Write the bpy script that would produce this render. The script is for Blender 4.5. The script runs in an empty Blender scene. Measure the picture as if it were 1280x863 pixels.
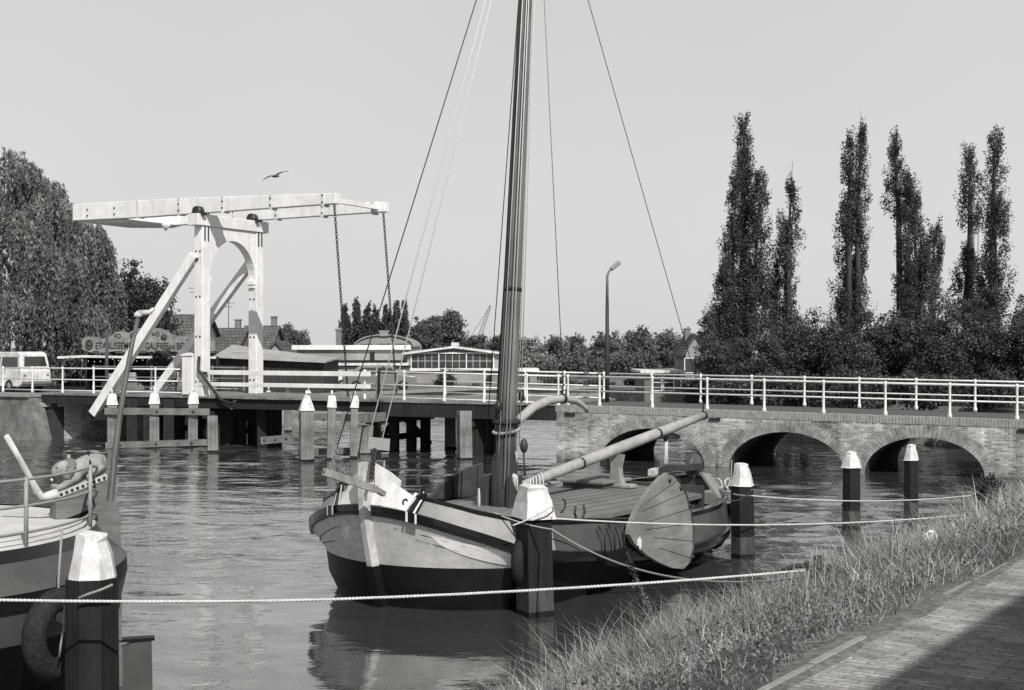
import bpy, math, random
import numpy as np
from mathutils import Matrix, Vector, Euler
random.seed(7); rng = np.random.default_rng(7)
PI = math.pi
scene = bpy.context.scene
COL = scene.collection
# ------------------------------------------------------------------ camera frame
H, F, CX, HY = 3.7, 1700.0, 640.0, 434.0           # eye height (water is z = 0), focal length in px, centre, horizon row
def P(px, py, Y): return Vector(((px-CX)/F*Y, Y, H-(py-HY)/F*Y))
def PX(px, Y): return (px-CX)/F*Y
def PZ(py, Y): return H-(py-HY)/F*Y
# ------------------------------------------------------------------ materials
MATS = {}
def _new(name):
    m = bpy.data.materials.new(name); m.use_nodes = True
    nt = m.node_tree; b = nt.nodes['Principled BSDF']
    return m, nt, b
def _noise(nt, vec, scale, detail=6, rough=.6):
    n = nt.nodes.new('ShaderNodeTexNoise'); n.inputs['Scale'].default_value = scale
    n.inputs['Detail'].default_value = detail; n.inputs['Roughness'].default_value = rough
    nt.links.new(vec, n.inputs['Vector']); return n.outputs['Fac']
def _ramp(nt, fac, stops):
    r = nt.nodes.new('ShaderNodeValToRGB'); nt.links.new(fac, r.inputs['Fac'])
    e = r.color_ramp.elements
    while len(e) < len(stops): e.new(.5)
    for el, (p, v) in zip(e, stops): el.position = p; el.color = (v, v, v, 1)
    return r.outputs['Color']
def _mul(nt, a, b, mode='MULTIPLY', fac=1.0):
    n = nt.nodes.new('ShaderNodeMix'); n.data_type = 'RGBA'; n.blend_type = mode
    n.inputs['Factor'].default_value = fac
    nt.links.new(a, n.inputs['A']); nt.links.new(b, n.inputs['B']); return n.outputs['Result']
def _coords(nt, stretch=(1,1,1), rot=(0,0,0)):
    tc = nt.nodes.new('ShaderNodeTexCoord'); mp = nt.nodes.new('ShaderNodeMapping')
    mp.inputs['Scale'].default_value = stretch; mp.inputs['Rotation'].default_value = rot
    nt.links.new(tc.outputs['Object'], mp.inputs['Vector']); return mp.outputs['Vector']
def mat(name, v, rough=.6, var=.3, scale=6, stretch=(1,1,1), bump=0., spec=.3, grime=.0, metal=0., fine=.0, streak=0.):
    """grey surface, mottled by noise; grime darkens in large patches; fine adds small grain"""
    if name in MATS: return MATS[name]
    m, nt, b = _new(name)
    vec = _coords(nt, stretch)
    f = _noise(nt, vec, scale)
    c = _ramp(nt, f, [(.25, v*(1-var)), (.75, v*(1+var))])
    if grime:
        g = _noise(nt, _coords(nt), scale*.25, 5, .65)
        c = _mul(nt, c, _ramp(nt, g, [(.35, 1-grime), (.6, 1.0)]))
    if streak:
        g = _noise(nt, _coords(nt, (1,1,.10)), 9, 5, .7)
        c = _mul(nt, c, _ramp(nt, g, [(.36, 1-streak), (.52, 1.0)]))
    if fine:
        g = _noise(nt, _coords(nt), scale*9, 3, .7)
        c = _mul(nt, c, _ramp(nt, g, [(.3, 1-fine), (.7, 1.0)]))
    nt.links.new(c, b.inputs['Base Color'])
    b.inputs['Roughness'].default_value = rough; b.inputs['Metallic'].default_value = metal
    b.inputs['Specular IOR Level'].default_value = spec
    if bump:
        bp = nt.nodes.new('ShaderNodeBump'); bp.inputs['Strength'].default_value = 1; bp.inputs['Distance'].default_value = bump
        nt.links.new(f, bp.inputs['Height']); nt.links.new(bp.outputs['Normal'], b.inputs['Normal'])
    MATS[name] = m; return m
def brick_mat(name, v, mortar, size=(.21,.065), axes='xz', var=.35, stain=.45, msize=.012, bump=.006, rot=0., tide=None):
    m, nt, b = _new(name)
    tc = nt.nodes.new('ShaderNodeTexCoord'); sp = nt.nodes.new('ShaderNodeSeparateXYZ'); cb = nt.nodes.new('ShaderNodeCombineXYZ')
    nt.links.new(tc.outputs['Object'], sp.inputs[0])
    nt.links.new(sp.outputs['XYZ'.index(axes[0].upper())], cb.inputs[0]); nt.links.new(sp.outputs['XYZ'.index(axes[1].upper())], cb.inputs[1])
    mp = nt.nodes.new('ShaderNodeMapping'); mp.inputs['Rotation'].default_value = (0,0,rot); nt.links.new(cb.outputs[0], mp.inputs[0])
    br = nt.nodes.new('ShaderNodeTexBrick'); nt.links.new(mp.outputs[0], br.inputs['Vector'])
    br.inputs['Scale'].default_value = 1; br.inputs['Brick Width'].default_value = size[0]; br.inputs['Row Height'].default_value = size[1]
    br.inputs['Mortar Size'].default_value = msize; br.inputs['Mortar Smooth'].default_value = .2
    br.inputs['Color1'].default_value = (v*(1-var),)*3+(1,); br.inputs['Color2'].default_value = (v*(1+var),)*3+(1,)
    br.inputs['Mortar'].default_value = (mortar,)*3+(1,)
    vec = _coords(nt)
    c = _mul(nt, br.outputs['Color'], _ramp(nt, _noise(nt, vec, .9, 8, .7), [(.32, 1-stain), (.62, 1.15)]))
    c = _mul(nt, c, _ramp(nt, _noise(nt, _coords(nt, (1.6,1.6,.22)), 2.2, 6, .7), [(.35, .72), (.6, 1.0), (.75, 1.4)]))
    c = _mul(nt, c, _ramp(nt, _noise(nt, vec, 22, 3, .8), [(.3, .72), (.7, 1.25)]))
    if tide is not None:            # dark wet band above the water, pale salts over it
        ad = nt.nodes.new('ShaderNodeMath'); ad.operation = 'MULTIPLY_ADD'; ad.inputs[1].default_value = .55
        nt.links.new(_noise(nt, _coords(nt, (1,1,.5)), 1.4, 6, .7), ad.inputs[0]); nt.links.new(sp.outputs['Z'], ad.inputs[2])
        c = _mul(nt, c, _ramp(nt, ad.outputs[0], [(tide+.22, .30), (tide+.36, .75), (tide+.6, 1.0)]))
        c = _mul(nt, c, _ramp(nt, _noise(nt, _coords(nt, (1,1,.12)), 3.1, 4, .75), [(.56, 0.), (.72, .16)]), 'ADD')
        c = _mul(nt, c, _ramp(nt, _noise(nt, _coords(nt), .55, 4, .6), [(.35, .62), (.62, 1.15)]))
    nt.links.new(c, b.inputs['Base Color']); b.inputs['Roughness'].default_value = .9; b.inputs['Specular IOR Level'].default_value = .15
    bp = nt.nodes.new('ShaderNodeBump'); bp.inputs['Distance'].default_value = bump
    nt.links.new(br.outputs['Fac'], bp.inputs['Height']); bp.invert = True; nt.links.new(bp.outputs['Normal'], b.inputs['Normal'])
    MATS[name] = m; return m
def leaf_mat(name, v, trans=.3, rough=.55):
    m, nt, b = _new(name)
    at = nt.nodes.new('ShaderNodeAttribute'); at.attribute_name = 'shade'
    mu = nt.nodes.new('ShaderNodeMath'); mu.operation = 'MULTIPLY'; mu.inputs[1].default_value = v
    nt.links.new(at.outputs['Fac'], mu.inputs[0]); nt.links.new(mu.outputs[0], b.inputs['Base Color'])
    b.inputs['Roughness'].default_value = rough; b.inputs['Specular IOR Level'].default_value = .25
    tr = nt.nodes.new('ShaderNodeBsdfTranslucent'); nt.links.new(mu.outputs[0], tr.inputs['Color'])
    mx = nt.nodes.new('ShaderNodeMixShader'); mx.inputs[0].default_value = trans
    nt.links.new(b.outputs[0], mx.inputs[1]); nt.links.new(tr.outputs[0], mx.inputs[2])
    nt.links.new(mx.outputs[0], nt.nodes['Material Output'].inputs['Surface'])
    MATS[name] = m; return m
# ------------------------------------------------------------------ things and parts
def tag(o, label=None, cat=None, group=None, kind=None):
    for k, v in (('label',label),('category',cat),('group',group),('kind',kind)):
        if v: o[k] = v
    return o
def thing(name, label, cat, loc=(0,0,0), rz=0., group=None):
    o = bpy.data.objects.new(name, None); COL.objects.link(o); o.empty_display_size = .1
    o.location = loc; o.rotation_euler = (0,0,rz)
    return tag(o, label, cat, group)
def frame(o):
    while o.parent: o = o.parent
    return Matrix.Translation(o.location) @ Euler(o.rotation_euler).to_matrix().to_4x4()
class MB:
    def __init__(s): s.v = []; s.f = []; s.sm = []; s.shade = []; s.use_shade = False
    def add(s, vs, fs, smooth=False, shade=1.):
        n = len(s.v); s.v += [tuple(v) for v in vs]
        for f in fs: s.f.append([i+n for i in f]); s.sm.append(smooth); s.shade.append(shade)
        return s
    def box(s, c, d, rot=None, shade=1.):
        c = Vector(c); x, y, z = d[0]/2, d[1]/2, d[2]/2
        pts = [Vector(p) for p in ((-x,-y,-z),(x,-y,-z),(x,y,-z),(-x,y,-z),(-x,-y,z),(x,-y,z),(x,y,z),(-x,y,z))]
        if rot is not None: pts = [rot @ p for p in pts]
        return s.add([c+p for p in pts], [(0,3,2,1),(4,5,6,7),(0,1,5,4),(1,2,6,5),(2,3,7,6),(3,0,4,7)], shade=shade)
    def bbox(s, c, d, b=.02, rot=None):
        """box with chamfered vertical and horizontal edges"""
        c = Vector(c); x, y, z = d[0]/2, d[1]/2, d[2]/2; b = min(b, x*.9, y*.9, z*.9)
        rings = []
        for zz, k in ((-z, b), (-z+b, 0), (z-b, 0), (z, b)):
            X, Y = x-k, y-k; bb = b
            rings.append([Vector(p) for p in ((-X+bb,-Y,zz),(X-bb,-Y,zz),(X,-Y+bb,zz),(X,Y-bb,zz),(X-bb,Y,zz),(-X+bb,Y,zz),(-X,Y-bb,zz),(-X,-Y+bb,zz))])
        if rot is not None: rings = [[rot @ p for p in r] for r in rings]
        return s.loft([[c+p for p in r] for r in rings], cap=True)
    def loft(s, rings, cap=True, closed=True, smooth=False):
        n = len(rings[0]); vs = [p for r in rings for p in r]; fs = []
        for i in range(len(rings)-1):
            for j in range(n if closed else n-1):
                a = i*n+j; b2 = i*n+(j+1) % n
                fs.append((a, b2, b2+n, a+n))
        if cap and closed: fs.append(tuple(reversed(range(n)))); fs.append(tuple(range((len(rings)-1)*n, len(rings)*n)))
        return s.add(vs, fs, smooth)
    def beam(s, a, b, w, h, up=(0,0,1)):
        """rectangular bar from a to b: w across, h along 'up'"""
        a, b, up = Vector(a), Vector(b), Vector(up); d = (b-a).normalized(); r = d.cross(up).normalized(); u = r.cross(d)
        q = [(-w/2,-h/2),(w/2,-h/2),(w/2,h/2),(-w/2,h/2)]
        return s.loft([[p+r*x+u*y for x, y in q] for p in (a, b)])
    def tube(s, path, rad, n=8, smooth=True, cap=True):
        path = [Vector(p) for p in path]; rad = rad if isinstance(rad, (list, tuple)) else [rad]*len(path)
        rings = []; ref = None
        for i, p in enumerate(path):
            d = (path[min(i+1, len(path)-1)]-path[max(i-1, 0)]).normalized()
            if ref is None: ref = Vector((0,0,1)) if abs(d.z) < .9 else Vector((1,0,0))
            r = d.cross(ref).normalized(); u = r.cross(d).normalized(); ref = u
            rings.append([p+(r*math.cos(2*PI*k/n)+u*math.sin(2*PI*k/n))*rad[i] for k in range(n)])
        return s.loft(rings, cap, True, smooth)
    def lathe(s, prof, c=(0,0,0), n=16, smooth=True, axis=None, ph=0.):
        c = Vector(c); rings = []
        for r, z in prof:
            ring = [Vector((r*math.cos(2*PI*k/n+ph), r*math.sin(2*PI*k/n+ph), z)) for k in range(n)]
            if axis is not None: ring = [axis @ p for p in ring]
            rings.append([c+p for p in ring])
        return s.loft(rings, True, True, smooth)
    def prism(s, poly, off):
        """polygon (list of points) swept by the vector off"""
        a = [Vector(p) for p in poly]; off = Vector(off); n = len(a)
        fs = [tuple(range(n)), tuple(reversed(range(n, 2*n)))]+[(i, i+n, (i+1) % n+n, (i+1) % n) for i in range(n)]
        return s.add(a+[p+off for p in a], fs)
    def ring(s, c, R, r, ax=None, n=14, m=6, sx=1., sy=1.):
        c = Vector(c); vs = []; fs = []
        for i in range(n):
            A = 2*PI*i/n; o = Vector((math.cos(A)*sx, math.sin(A)*sy, 0)); o1 = Vector((math.cos(A), math.sin(A), 0))
            for j in range(m):
                B = 2*PI*j/m; p = o*R+o1*(r*math.cos(B))+Vector((0,0,r*math.sin(B)))
                vs.append(c+(ax @ p if ax is not None else p))
        for i in range(n):
            for j in range(m):
                fs.append((i*m+j, ((i+1) % n)*m+j, ((i+1) % n)*m+(j+1) % m, i*m+(j+1) % m))
        return s.add(vs, fs, True)
    def build(s, name, m, parent=None, world=False, shade=False):
        me = bpy.data.meshes.new(name); vs = s.v
        if world and parent is not None:
            Mi = frame(parent).inverted(); vs = [tuple(Mi @ Vector(v)) for v in vs]
        me.from_pydata(vs, [], s.f); me.materials.append(m)
        me.polygons.foreach_set('use_smooth', s.sm)
        if shade:
            a = me.attributes.new('shade', 'FLOAT', 'FACE'); a.data.foreach_set('value', s.shade)
        me.update()
        import bmesh
        bm = bmesh.new(); bm.from_mesh(me); bmesh.ops.recalc_face_normals(bm, faces=bm.faces); bm.to_mesh(me); bm.free()
        o = bpy.data.objects.new(name, me); COL.objects.link(o); o.parent = parent
        return o
def part(name, m, parent, fn, world=False, label=None):
    b = MB(); fn(b); o = b.build(name, m, parent, world)
    if label: o['label'] = label
    return o
def copy_tree(o, parent=None):
    c = o.copy(); COL.objects.link(c); c.parent = parent
    for ch in list(o.children): copy_tree(ch, c)
    return c
def bevel(o, w=.01, seg=2):
    md = o.modifiers.new('bevel', 'BEVEL'); md.width = w; md.segments = seg; md.limit_method = 'ANGLE'; return o
def skin(name, vs, es, rs, m, parent, sub=2, world=False):
    me = bpy.data.meshes.new(name)
    if world and parent is not None:
        Mi = frame(parent).inverted(); vs = [Mi @ Vector(v) for v in vs]
    me.from_pydata([tuple(v) for v in vs], es, []); o = bpy.data.objects.new(name, me); COL.objects.link(o)
    md = o.modifiers.new('skin', 'SKIN'); o.modifiers.new('sub', 'SUBSURF').levels = sub
    for i, r in enumerate(rs):
        sv = me.skin_vertices[0].data[i]; sv.radius = (r, r) if not isinstance(r, tuple) else r; sv.use_root = (i == 0)
    dg = bpy.context.evaluated_depsgraph_get(); e = o.evaluated_get(dg); me2 = bpy.data.meshes.new_from_object(e)
    bpy.data.objects.remove(o); me2.materials.clear(); me2.materials.append(m)
    me2.polygons.foreach_set('use_smooth', [True]*len(me2.polygons))
    o = bpy.data.objects.new(name, me2); COL.objects.link(o); o.parent = parent; return o
# ------------------------------------------------------------------ foliage
def leaves(name, m, parent, C, size, shade, up=.0, aspect=.55):
    """many rhombic leaf faces: C (N,3) centres in the parent's frame"""
    C = np.asarray(C, float); N = len(C); size = np.broadcast_to(size, (N,))*rng.uniform(.6, 1.35, N)
    u = rng.normal(size=(N,3)); u[:,2] += up*np.sign(rng.random(N)-.0)*2.0
    u /= np.linalg.norm(u, axis=1)[:,None]
    w = rng.normal(size=(N,3)); v = np.cross(u, w); v /= np.linalg.norm(v, axis=1)[:,None]
    u = u*(size*.5)[:,None]; v = v*(size*.5*aspect)[:,None]
    V = np.stack([C-u, C+v-u*.1, C+u, C-v-u*.1], 1).reshape(-1,3)
    me = bpy.data.meshes.new(name); me.vertices.add(4*N); me.loops.add(4*N); me.polygons.add(N)
    me.vertices.foreach_set('co', V.ravel()); me.loops.foreach_set('vertex_index', np.arange(4*N, dtype=np.int32))
    me.polygons.foreach_set('loop_start', np.arange(0, 4*N, 4, dtype=np.int32))
    me.materials.append(m); me.update(); me.validate()
    a = me.attributes.new('shade', 'FLOAT', 'FACE'); a.data.foreach_set('value', np.asarray(shade, np.float32))
    o = bpy.data.objects.new(name, me); COL.objects.link(o); o.parent = parent; return o
def ball(n, c, r, fill=.45):
    """n points in an ellipsoid shell"""
    d = rng.normal(size=(n,3)); d /= np.linalg.norm(d, axis=1)[:,None]
    q = rng.random(n)**fill
    return np.asarray(c)+d*q[:,None]*np.asarray(r)
def crown_points(blobs, per, clump=.45, nclump=None, flat=.8):
    """blobs: (cx,cy,cz,rx,ry,rz); leaf clumps sit on and in each blob"""
    out = []; sh = []
    for (cx,cy,cz,rx,ry,rz) in blobs:
        area = (rx*ry+ry*rz+rx*rz)/3*4*PI
        nc = nclump or max(8, int(area/(clump*clump*2.0)))
        cc = ball(nc, (cx,cy,cz), (rx,ry,rz), .28)
        for c in cc:
            r = clump*rng.uniform(.55, 1.25); k = max(6, int(per*rng.uniform(.6, 1.3)))
            out.append(ball(k, c, (r, r, r*flat), .6)); s = rng.uniform(.45, 1.45)
            sh.append(s*rng.uniform(.8, 1.22, k))
    return np.concatenate(out), np.concatenate(sh)
def limbs(b, base, tips, r0, r1=.02):
    base = Vector(base)
    for t in tips:
        t = Vector(t); l_ = (t-base).length; mid = base.lerp(t, .5)+Vector((rng.uniform(-.1,.1), rng.uniform(-.1,.1), .06))*min(l_,2.)
        b.tube([base, mid, t], [r0, (r0+r1)*.5, r1], 6)
# ------------------------------------------------------------------ camera, sun, sky
cam = bpy.data.cameras.new('camera'); co = bpy.data.objects.new('camera', cam); COL.objects.link(co); scene.camera = co
co.location = (0,0,H); co.rotation_euler = (PI/2,0,0); cam.sensor_width = 36; cam.lens = F/1280*36
cam.shift_y = (HY-431.5)/1280; cam.clip_end = 6000; cam.clip_start = .1
SUN = Vector((.38,-.92,0)).normalized(); EL = math.radians(43)
sd = Vector((SUN.x*math.cos(EL), SUN.y*math.cos(EL), math.sin(EL)))
sl = bpy.data.lights.new('sun', 'SUN'); so = bpy.data.objects.new('sun', sl); COL.objects.link(so)
sl.energy = 5.0; sl.angle = math.radians(.5); sl.color = (1,.99,.975); so.location = (20,-30,40)
so.rotation_euler = (-sd).to_track_quat('-Z', 'Y').to_euler()
w = bpy.data.worlds.new('World'); scene.world = w; w.use_nodes = True; nt = w.node_tree
bg = nt.nodes['Background']; sky = nt.nodes.new('ShaderNodeTexSky'); sky.sky_type = 'NISHITA'; sky.sun_disc = False
sky.sun_elevation = EL; sky.sun_rotation = math.atan2(SUN.x, SUN.y); sky.air_density = 1.0; sky.dust_density = 2.5
bw = nt.nodes.new('ShaderNodeRGBToBW'); nt.links.new(sky.outputs[0], bw.inputs[0])
# black and white film: the blue upper sky records dark, the hazy lower sky light
tc = nt.nodes.new('ShaderNodeTexCoord'); sp = nt.nodes.new('ShaderNodeSeparateXYZ'); nt.links.new(tc.outputs['Generated'], sp.inputs[0])
rp = nt.nodes.new('ShaderNodeValToRGB'); nt.links.new(sp.outputs['Z'], rp.inputs[0])
e = rp.color_ramp.elements; e[0].position = 0; e[0].color = (5.5,)*3+(1,); e[1].position = 1; e[1].color = (1.0,)*3+(1,)
for p, v in ((.12, 5.35), (.35, 5.0), (.52, 3.8), (.72, 1.8)):
    q = e.new(p); q.color = (v,)*3+(1,)
hn = nt.nodes.new('ShaderNodeTexNoise'); hn.inputs['Scale'].default_value = 2.2; hn.inputs['Detail'].default_value = 5; nt.links.new(tc.outputs['Generated'], hn.inputs['Vector'])
hm = nt.nodes.new('ShaderNodeMath'); hm.operation = 'MULTIPLY_ADD'; hm.inputs[1].default_value = .2; hm.inputs[2].default_value = .90; nt.links.new(hn.outputs['Fac'], hm.inputs[0])
hv_ = nt.nodes.new('ShaderNodeMath'); hv_.operation = 'MULTIPLY'; nt.links.new(rp.outputs[0], hv_.inputs[0]); nt.links.new(hm.outputs[0], hv_.inputs[1])
mx = nt.nodes.new('ShaderNodeMix'); mx.data_type = 'FLOAT'; mx.inputs['Factor'].default_value = .85
nt.links.new(bw.outputs[0], mx.inputs['A']); nt.links.new(hv_.outputs[0], mx.inputs['B'])
nt.links.new(mx.outputs['Result'], bg.inputs['Color']); bg.inputs['Strength'].default_value = .136
scene.view_settings.view_transform = 'Standard'; scene.view_settings.look = 'None'
scene.view_settings.exposure = 0; scene.view_settings.gamma = 1
scene.cycles.use_denoising = False; scene.cycles.max_bounces = 6; scene.cycles.transparent_max_bounces = 4
# ------------------------------------------------------------------ materials of the setting
def water_mat():
    m, nt, b = _new('canal_water')
    b.inputs['Base Color'].default_value = (.045,.045,.045,1); b.inputs['Roughness'].default_value = .035; b.inputs['IOR'].default_value = 2.0
    b.inputs['Coat Weight'].default_value = .5; b.inputs['Coat IOR'].default_value = 1.6; b.inputs['Coat Roughness'].default_value = .04
    v1 = _coords(nt, (1,1.7,1), (0,0,.25)); v2 = _coords(nt, (1,1.3,1), (0,0,-.3))
    n1 = _noise(nt, v1, 1.8, 3, .5); n2 = _noise(nt, v2, 5.5, 4, .55)
    amp = _ramp(nt, _noise(nt, _coords(nt, (.6,1.4,1)), .11, 3, .5), [(.38, .35), (.62, 1.0)])
    a1 = nt.nodes.new('ShaderNodeMath'); a1.operation = 'MULTIPLY_ADD'; a1.inputs[1].default_value = .22
    nt.links.new(n2, a1.inputs[0]); nt.links.new(n1, a1.inputs[2])
    a2 = nt.nodes.new('ShaderNodeMath'); a2.operation = 'MULTIPLY'; nt.links.new(a1.outputs[0], a2.inputs[0]); nt.links.new(amp, a2.inputs[1])
    # calmer water in the lee between the boat and the bank, livelier ripples in the open canal
    tcw = nt.nodes.new('ShaderNodeTexCoord'); vd = nt.nodes.new('ShaderNodeVectorMath'); vd.operation = 'DISTANCE'; vd.inputs[1].default_value = (2,15.5,0)
    nt.links.new(tcw.outputs['Object'], vd.inputs[0]); mr = nt.nodes.new('ShaderNodeMapRange'); mr.inputs['From Min'].default_value = 3; mr.inputs['From Max'].default_value = 9
    mr.inputs['To Min'].default_value = .5; mr.inputs['To Max'].default_value = 1.9; nt.links.new(vd.outputs['Value'], mr.inputs['Value'])
    a3 = nt.nodes.new('ShaderNodeMath'); a3.operation = 'MULTIPLY'; nt.links.new(a2.outputs[0], a3.inputs[0]); nt.links.new(mr.outputs[0], a3.inputs[1])
    bp = nt.nodes.new('ShaderNodeBump'); bp.inputs['Distance'].default_value = .017; bp.inputs['Strength'].default_value = 1
    nt.links.new(a3.outputs[0], bp.inputs['Height']); nt.links.new(bp.outputs['Normal'], b.inputs['Normal']); nt.links.new(bp.outputs['Normal'], b.inputs['Coat Normal'])
    return m
WATER = water_mat(); WAVE = .62
SOIL = mat('soil', .07, .95, .45, 3, fine=.4)
LAND = mat('far_ground', .15, .95, .4, .35, fine=.3)
PAVE = brick_mat('paving_bricks', .30, .19, (.20,.06), 'yx', .22, .4, .006, .003)
STONE = mat('kerb_stone', .28, .9, .3, 5, fine=.35)
BRICK = brick_mat('bridge_bricks', .40, .54, (.21,.062), 'xz', .45, .55, .009, tide=.10)
QUAYB = brick_mat('quay_bricks', .30, .26, (.22,.08), 'xz', .3, .4)
RINGB = mat('arch_bricks', .38, .9, .5, 4, fine=.45, grime=.4)
WHITE = mat('white_paint', .78, .5, .07, 3, grime=.14, fine=.12, streak=.12)
WHITE2 = mat('weathered_white_paint', .76, .6, .14, 6, grime=.28, fine=.22, streak=.25)
TAR = mat('tarred_wood', .016, .7, .6, 9, (2,2,.10), grime=.4, bump=.012, fine=.4)
TIMBER = mat('weathered_timber', .21, .85, .4, 6, (3,3,.25), bump=.01, grime=.45)
TIMBERH = mat('weathered_beam', .15, .85, .4, 6, (.3,3,3), bump=.01, grime=.45)
DARKT = mat('dark_timber', .022, .85, .4, 5, (2,2,.3), grime=.4)
IRON = mat('dark_iron', .02, .5, .3, 12, spec=.4)
STEEL = mat('grey_steel', .17, .5, .2, 8, spec=.4)
ROPE = mat('white_rope', .52, .9, .2, 40)
ROPEG = mat('grey_rope', .25, .9, .25, 40)
ROPED = mat('dark_rope', .03, .8, .3, 40)
ASPH = mat('asphalt', .10, .9, .2, 10, fine=.3)
# ------------------------------------------------------------------ water
GX0, GX1, GY0, GY1, GS = -33., 33., 9., 80., .135
nx, ny = int((GX1-GX0)/GS)+1, int((GY1-GY0)/GS)+1
gx, gy = np.meshgrid(np.linspace(GX0,GX1,nx), np.linspace(GY0,GY1,ny))
wr = np.random.default_rng(11); hz0 = np.zeros_like(gx)
for i in range(46):                                             # many small wind waves of different length and heading
    lam = .55*(3.6/.55)**wr.random(); th = 1.5+wr.normal()*.42; kx, ky = math.cos(th)*2*PI/lam, math.sin(th)*2*PI/lam
    ph = wr.random()*2*PI; am = lam/(2*PI)*.024*(1.25 if lam < 1.2 else .9)
    hz0 += am*np.sin(kx*gx+ky*gy+ph+.5*np.sin(gx*.31+gy*.23+i)+.4*np.sin(gx*.17-gy*.41+2*i))
calm = np.clip((np.hypot(gx-1.0, (gy-15.5)*1.1)-2.5)/6.5, 0, 1)
gust = .62+.55*np.sin(gx*.19+1.3*np.sin(gy*.13)+.6)*np.sin(gy*.24+.8*np.sin(gx*.16))
edge = np.clip(np.minimum(np.minimum(gx-GX0, GX1-gx), np.minimum(gy-GY0, GY1-gy))/3., 0, 1)
hz0 *= (.30+.95*calm)*np.clip(gust,.22,1.2)*edge*WAVE
me = bpy.data.meshes.new('water'); nv = nx*ny; fr = 8
ii = (np.arange(ny-1)[:,None]*nx+np.arange(nx-1)[None,:]).ravel(); q4 = np.stack([ii,ii+1,ii+nx+1,ii+nx],1)
ring_v = np.array([(GX0,GY0,0),(GX1,GY0,0),(GX1,GY1,0),(GX0,GY1,0),(-700,-120,0),(700,-120,0),(700,1500,0),(-700,1500,0)], float)
V = np.concatenate([np.stack([gx.ravel(),gy.ravel(),hz0.ravel()],1), ring_v]); rq = np.array([(4,5,1,0),(5,6,2,1),(6,7,3,2),(7,4,0,3)])+nv
q4 = np.concatenate([q4, rq]); me.vertices.add(len(V)); me.loops.add(q4.size); me.polygons.add(len(q4))
me.vertices.foreach_set('co', V.ravel()); me.loops.foreach_set('vertex_index', q4.ravel().astype(np.int32)); me.polygons.foreach_set('loop_start', np.arange(len(q4), dtype=np.int32)*4)
me.polygons.foreach_set('use_smooth', np.ones(len(q4), bool)); me.materials.append(WATER); me.update(); me.validate()
wo_ = bpy.data.objects.new('water', me); COL.objects.link(wo_); tag(wo_, kind='structure')
bed = MB(); bed.add([(-700,-120,-2.2),(700,-120,-2.2),(700,1500,-2.2),(-700,1500,-2.2)], [(0,1,2,3)])
tag(bed.build('ground_under_water', SOIL), kind='structure')
# ------------------------------------------------------------------ bridge line
DV, NV = Vector((.891,-.454,0)).normalized(), Vector((.454,.891,0)).normalized()
B0 = Vector((0,45.3,0)); BRZ = math.atan2(DV.y, DV.x)
def BR(t, s, z): return B0+DV*t+NV*s+Vector((0,0,z))
# ------------------------------------------------------------------ far land: quay walls and the ground behind, to the horizon
LZ = 1.35
shore = [BR(-60,-.3,0), BR(-21.2,-.3,0), BR(-20.2,1.0,0), (-15.2,58.5,0), (-12,62,0), (-6,70,0), (-2,76,0), (5.2,78,0), (9.3,73,0), (9.8,60,0), (12,55,0), (17,50.5,0), BR(22.2,5.5,0), BR(22.2,-.4,0), BR(40,-.4,0)]
shore = [Vector((p[0],p[1],0)) for p in shore]
outer = [Vector((90,20,0)), Vector((1800,60,0)), Vector((2600,3500,0)), Vector((-2600,3500,0)), Vector((-1800,60,0)), Vector((-120,80,0))]
lb = MB(); poly = shore+outer; n = len(poly)
lb.add([(p.x,p.y,LZ) for p in poly], [tuple(range(n))])
tag(lb.build('ground', LAND), kind='structure')
qb = MB(); ns = len(shore)
qb.add([(p.x,p.y,LZ+.02) for p in shore]+[(p.x,p.y,-2.3) for p in shore], [(i, i+1, i+1+ns, i+ns) for i in range(ns-1)])
tq = thing('quay_wall', 'low brick quay wall along the far bank of the canal, behind the bridges', 'quay wall')
qb.build('wall', QUAYB, tq)
cp = MB()
for i in range(ns-1):
    a, b2 = shore[i], shore[i+1]
    cp.beam((a.x,a.y,LZ+.03), (b2.x,b2.y,LZ+.03), .45, .16)
cp.build('coping', STONE, tq)
# ------------------------------------------------------------------ near bank: street, kerb, slope
KD, KN = Vector((.555,.832,0)).normalized(), Vector((-.832,.555,0)).normalized()     # along the kerb, towards the water
K0 = Vector((1.51,6.94,0)); PATHZ = 2.05; BANKW = 4.7
def bank_z(u):
    """height of the bank u metres from the kerb"""
    if u <= .5: return PATHZ-.03
    q = min(1, (u-.5)/(BANKW-.5)); return PATHZ-.03-(PATHZ+.05)*(q**1.15)
def BK(k, u, dz=0.): 
    p = K0+KD*k+KN*u; return Vector((p.x, p.y, bank_z(u)+dz))
us = [.06,.5,1,1.6,2.2,2.8,3.4,4,4.4,4.7,5.6,7.5]; ks = np.arange(-26, 48.1, .8)
vs = []; fs = []
for k in ks:
    for u in us:
        p = BK(k, u) if u <= BANKW else BK(k, u, -(u-BANKW)*.9)
        p.z += .06*math.sin(k*1.7+u*2.1)*math.sin(k*.6+u) if .06 < u < 5.5 else 0
        vs.append(p)
m_ = len(us)
for i in range(len(ks)-1):
    for j in range(m_-1): fs.append((i*m_+j, i*m_+j+1, (i+1)*m_+j+1, (i+1)*m_+j))
bb = MB(); bb.add(vs, fs, True)
tag(bb.build('bank_slope', SOIL), kind='structure')
def strip(name, m, u0, u1, z, k0=-26, k1=48, kind='structure'):
    e = bpy.data.objects.new(name, None)
    b = MB(); b.add([(k0,-u1,0),(k1,-u1,0),(k1,-u0,0),(k0,-u0,0)], [(0,1,2,3)])
    o = b.build(name, m); o.location = (K0.x, K0.y, z); o.rotation_euler = (0,0,math.atan2(KD.y,KD.x)); 
    bpy.data.objects.remove(e); return tag(o, kind=kind)
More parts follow.
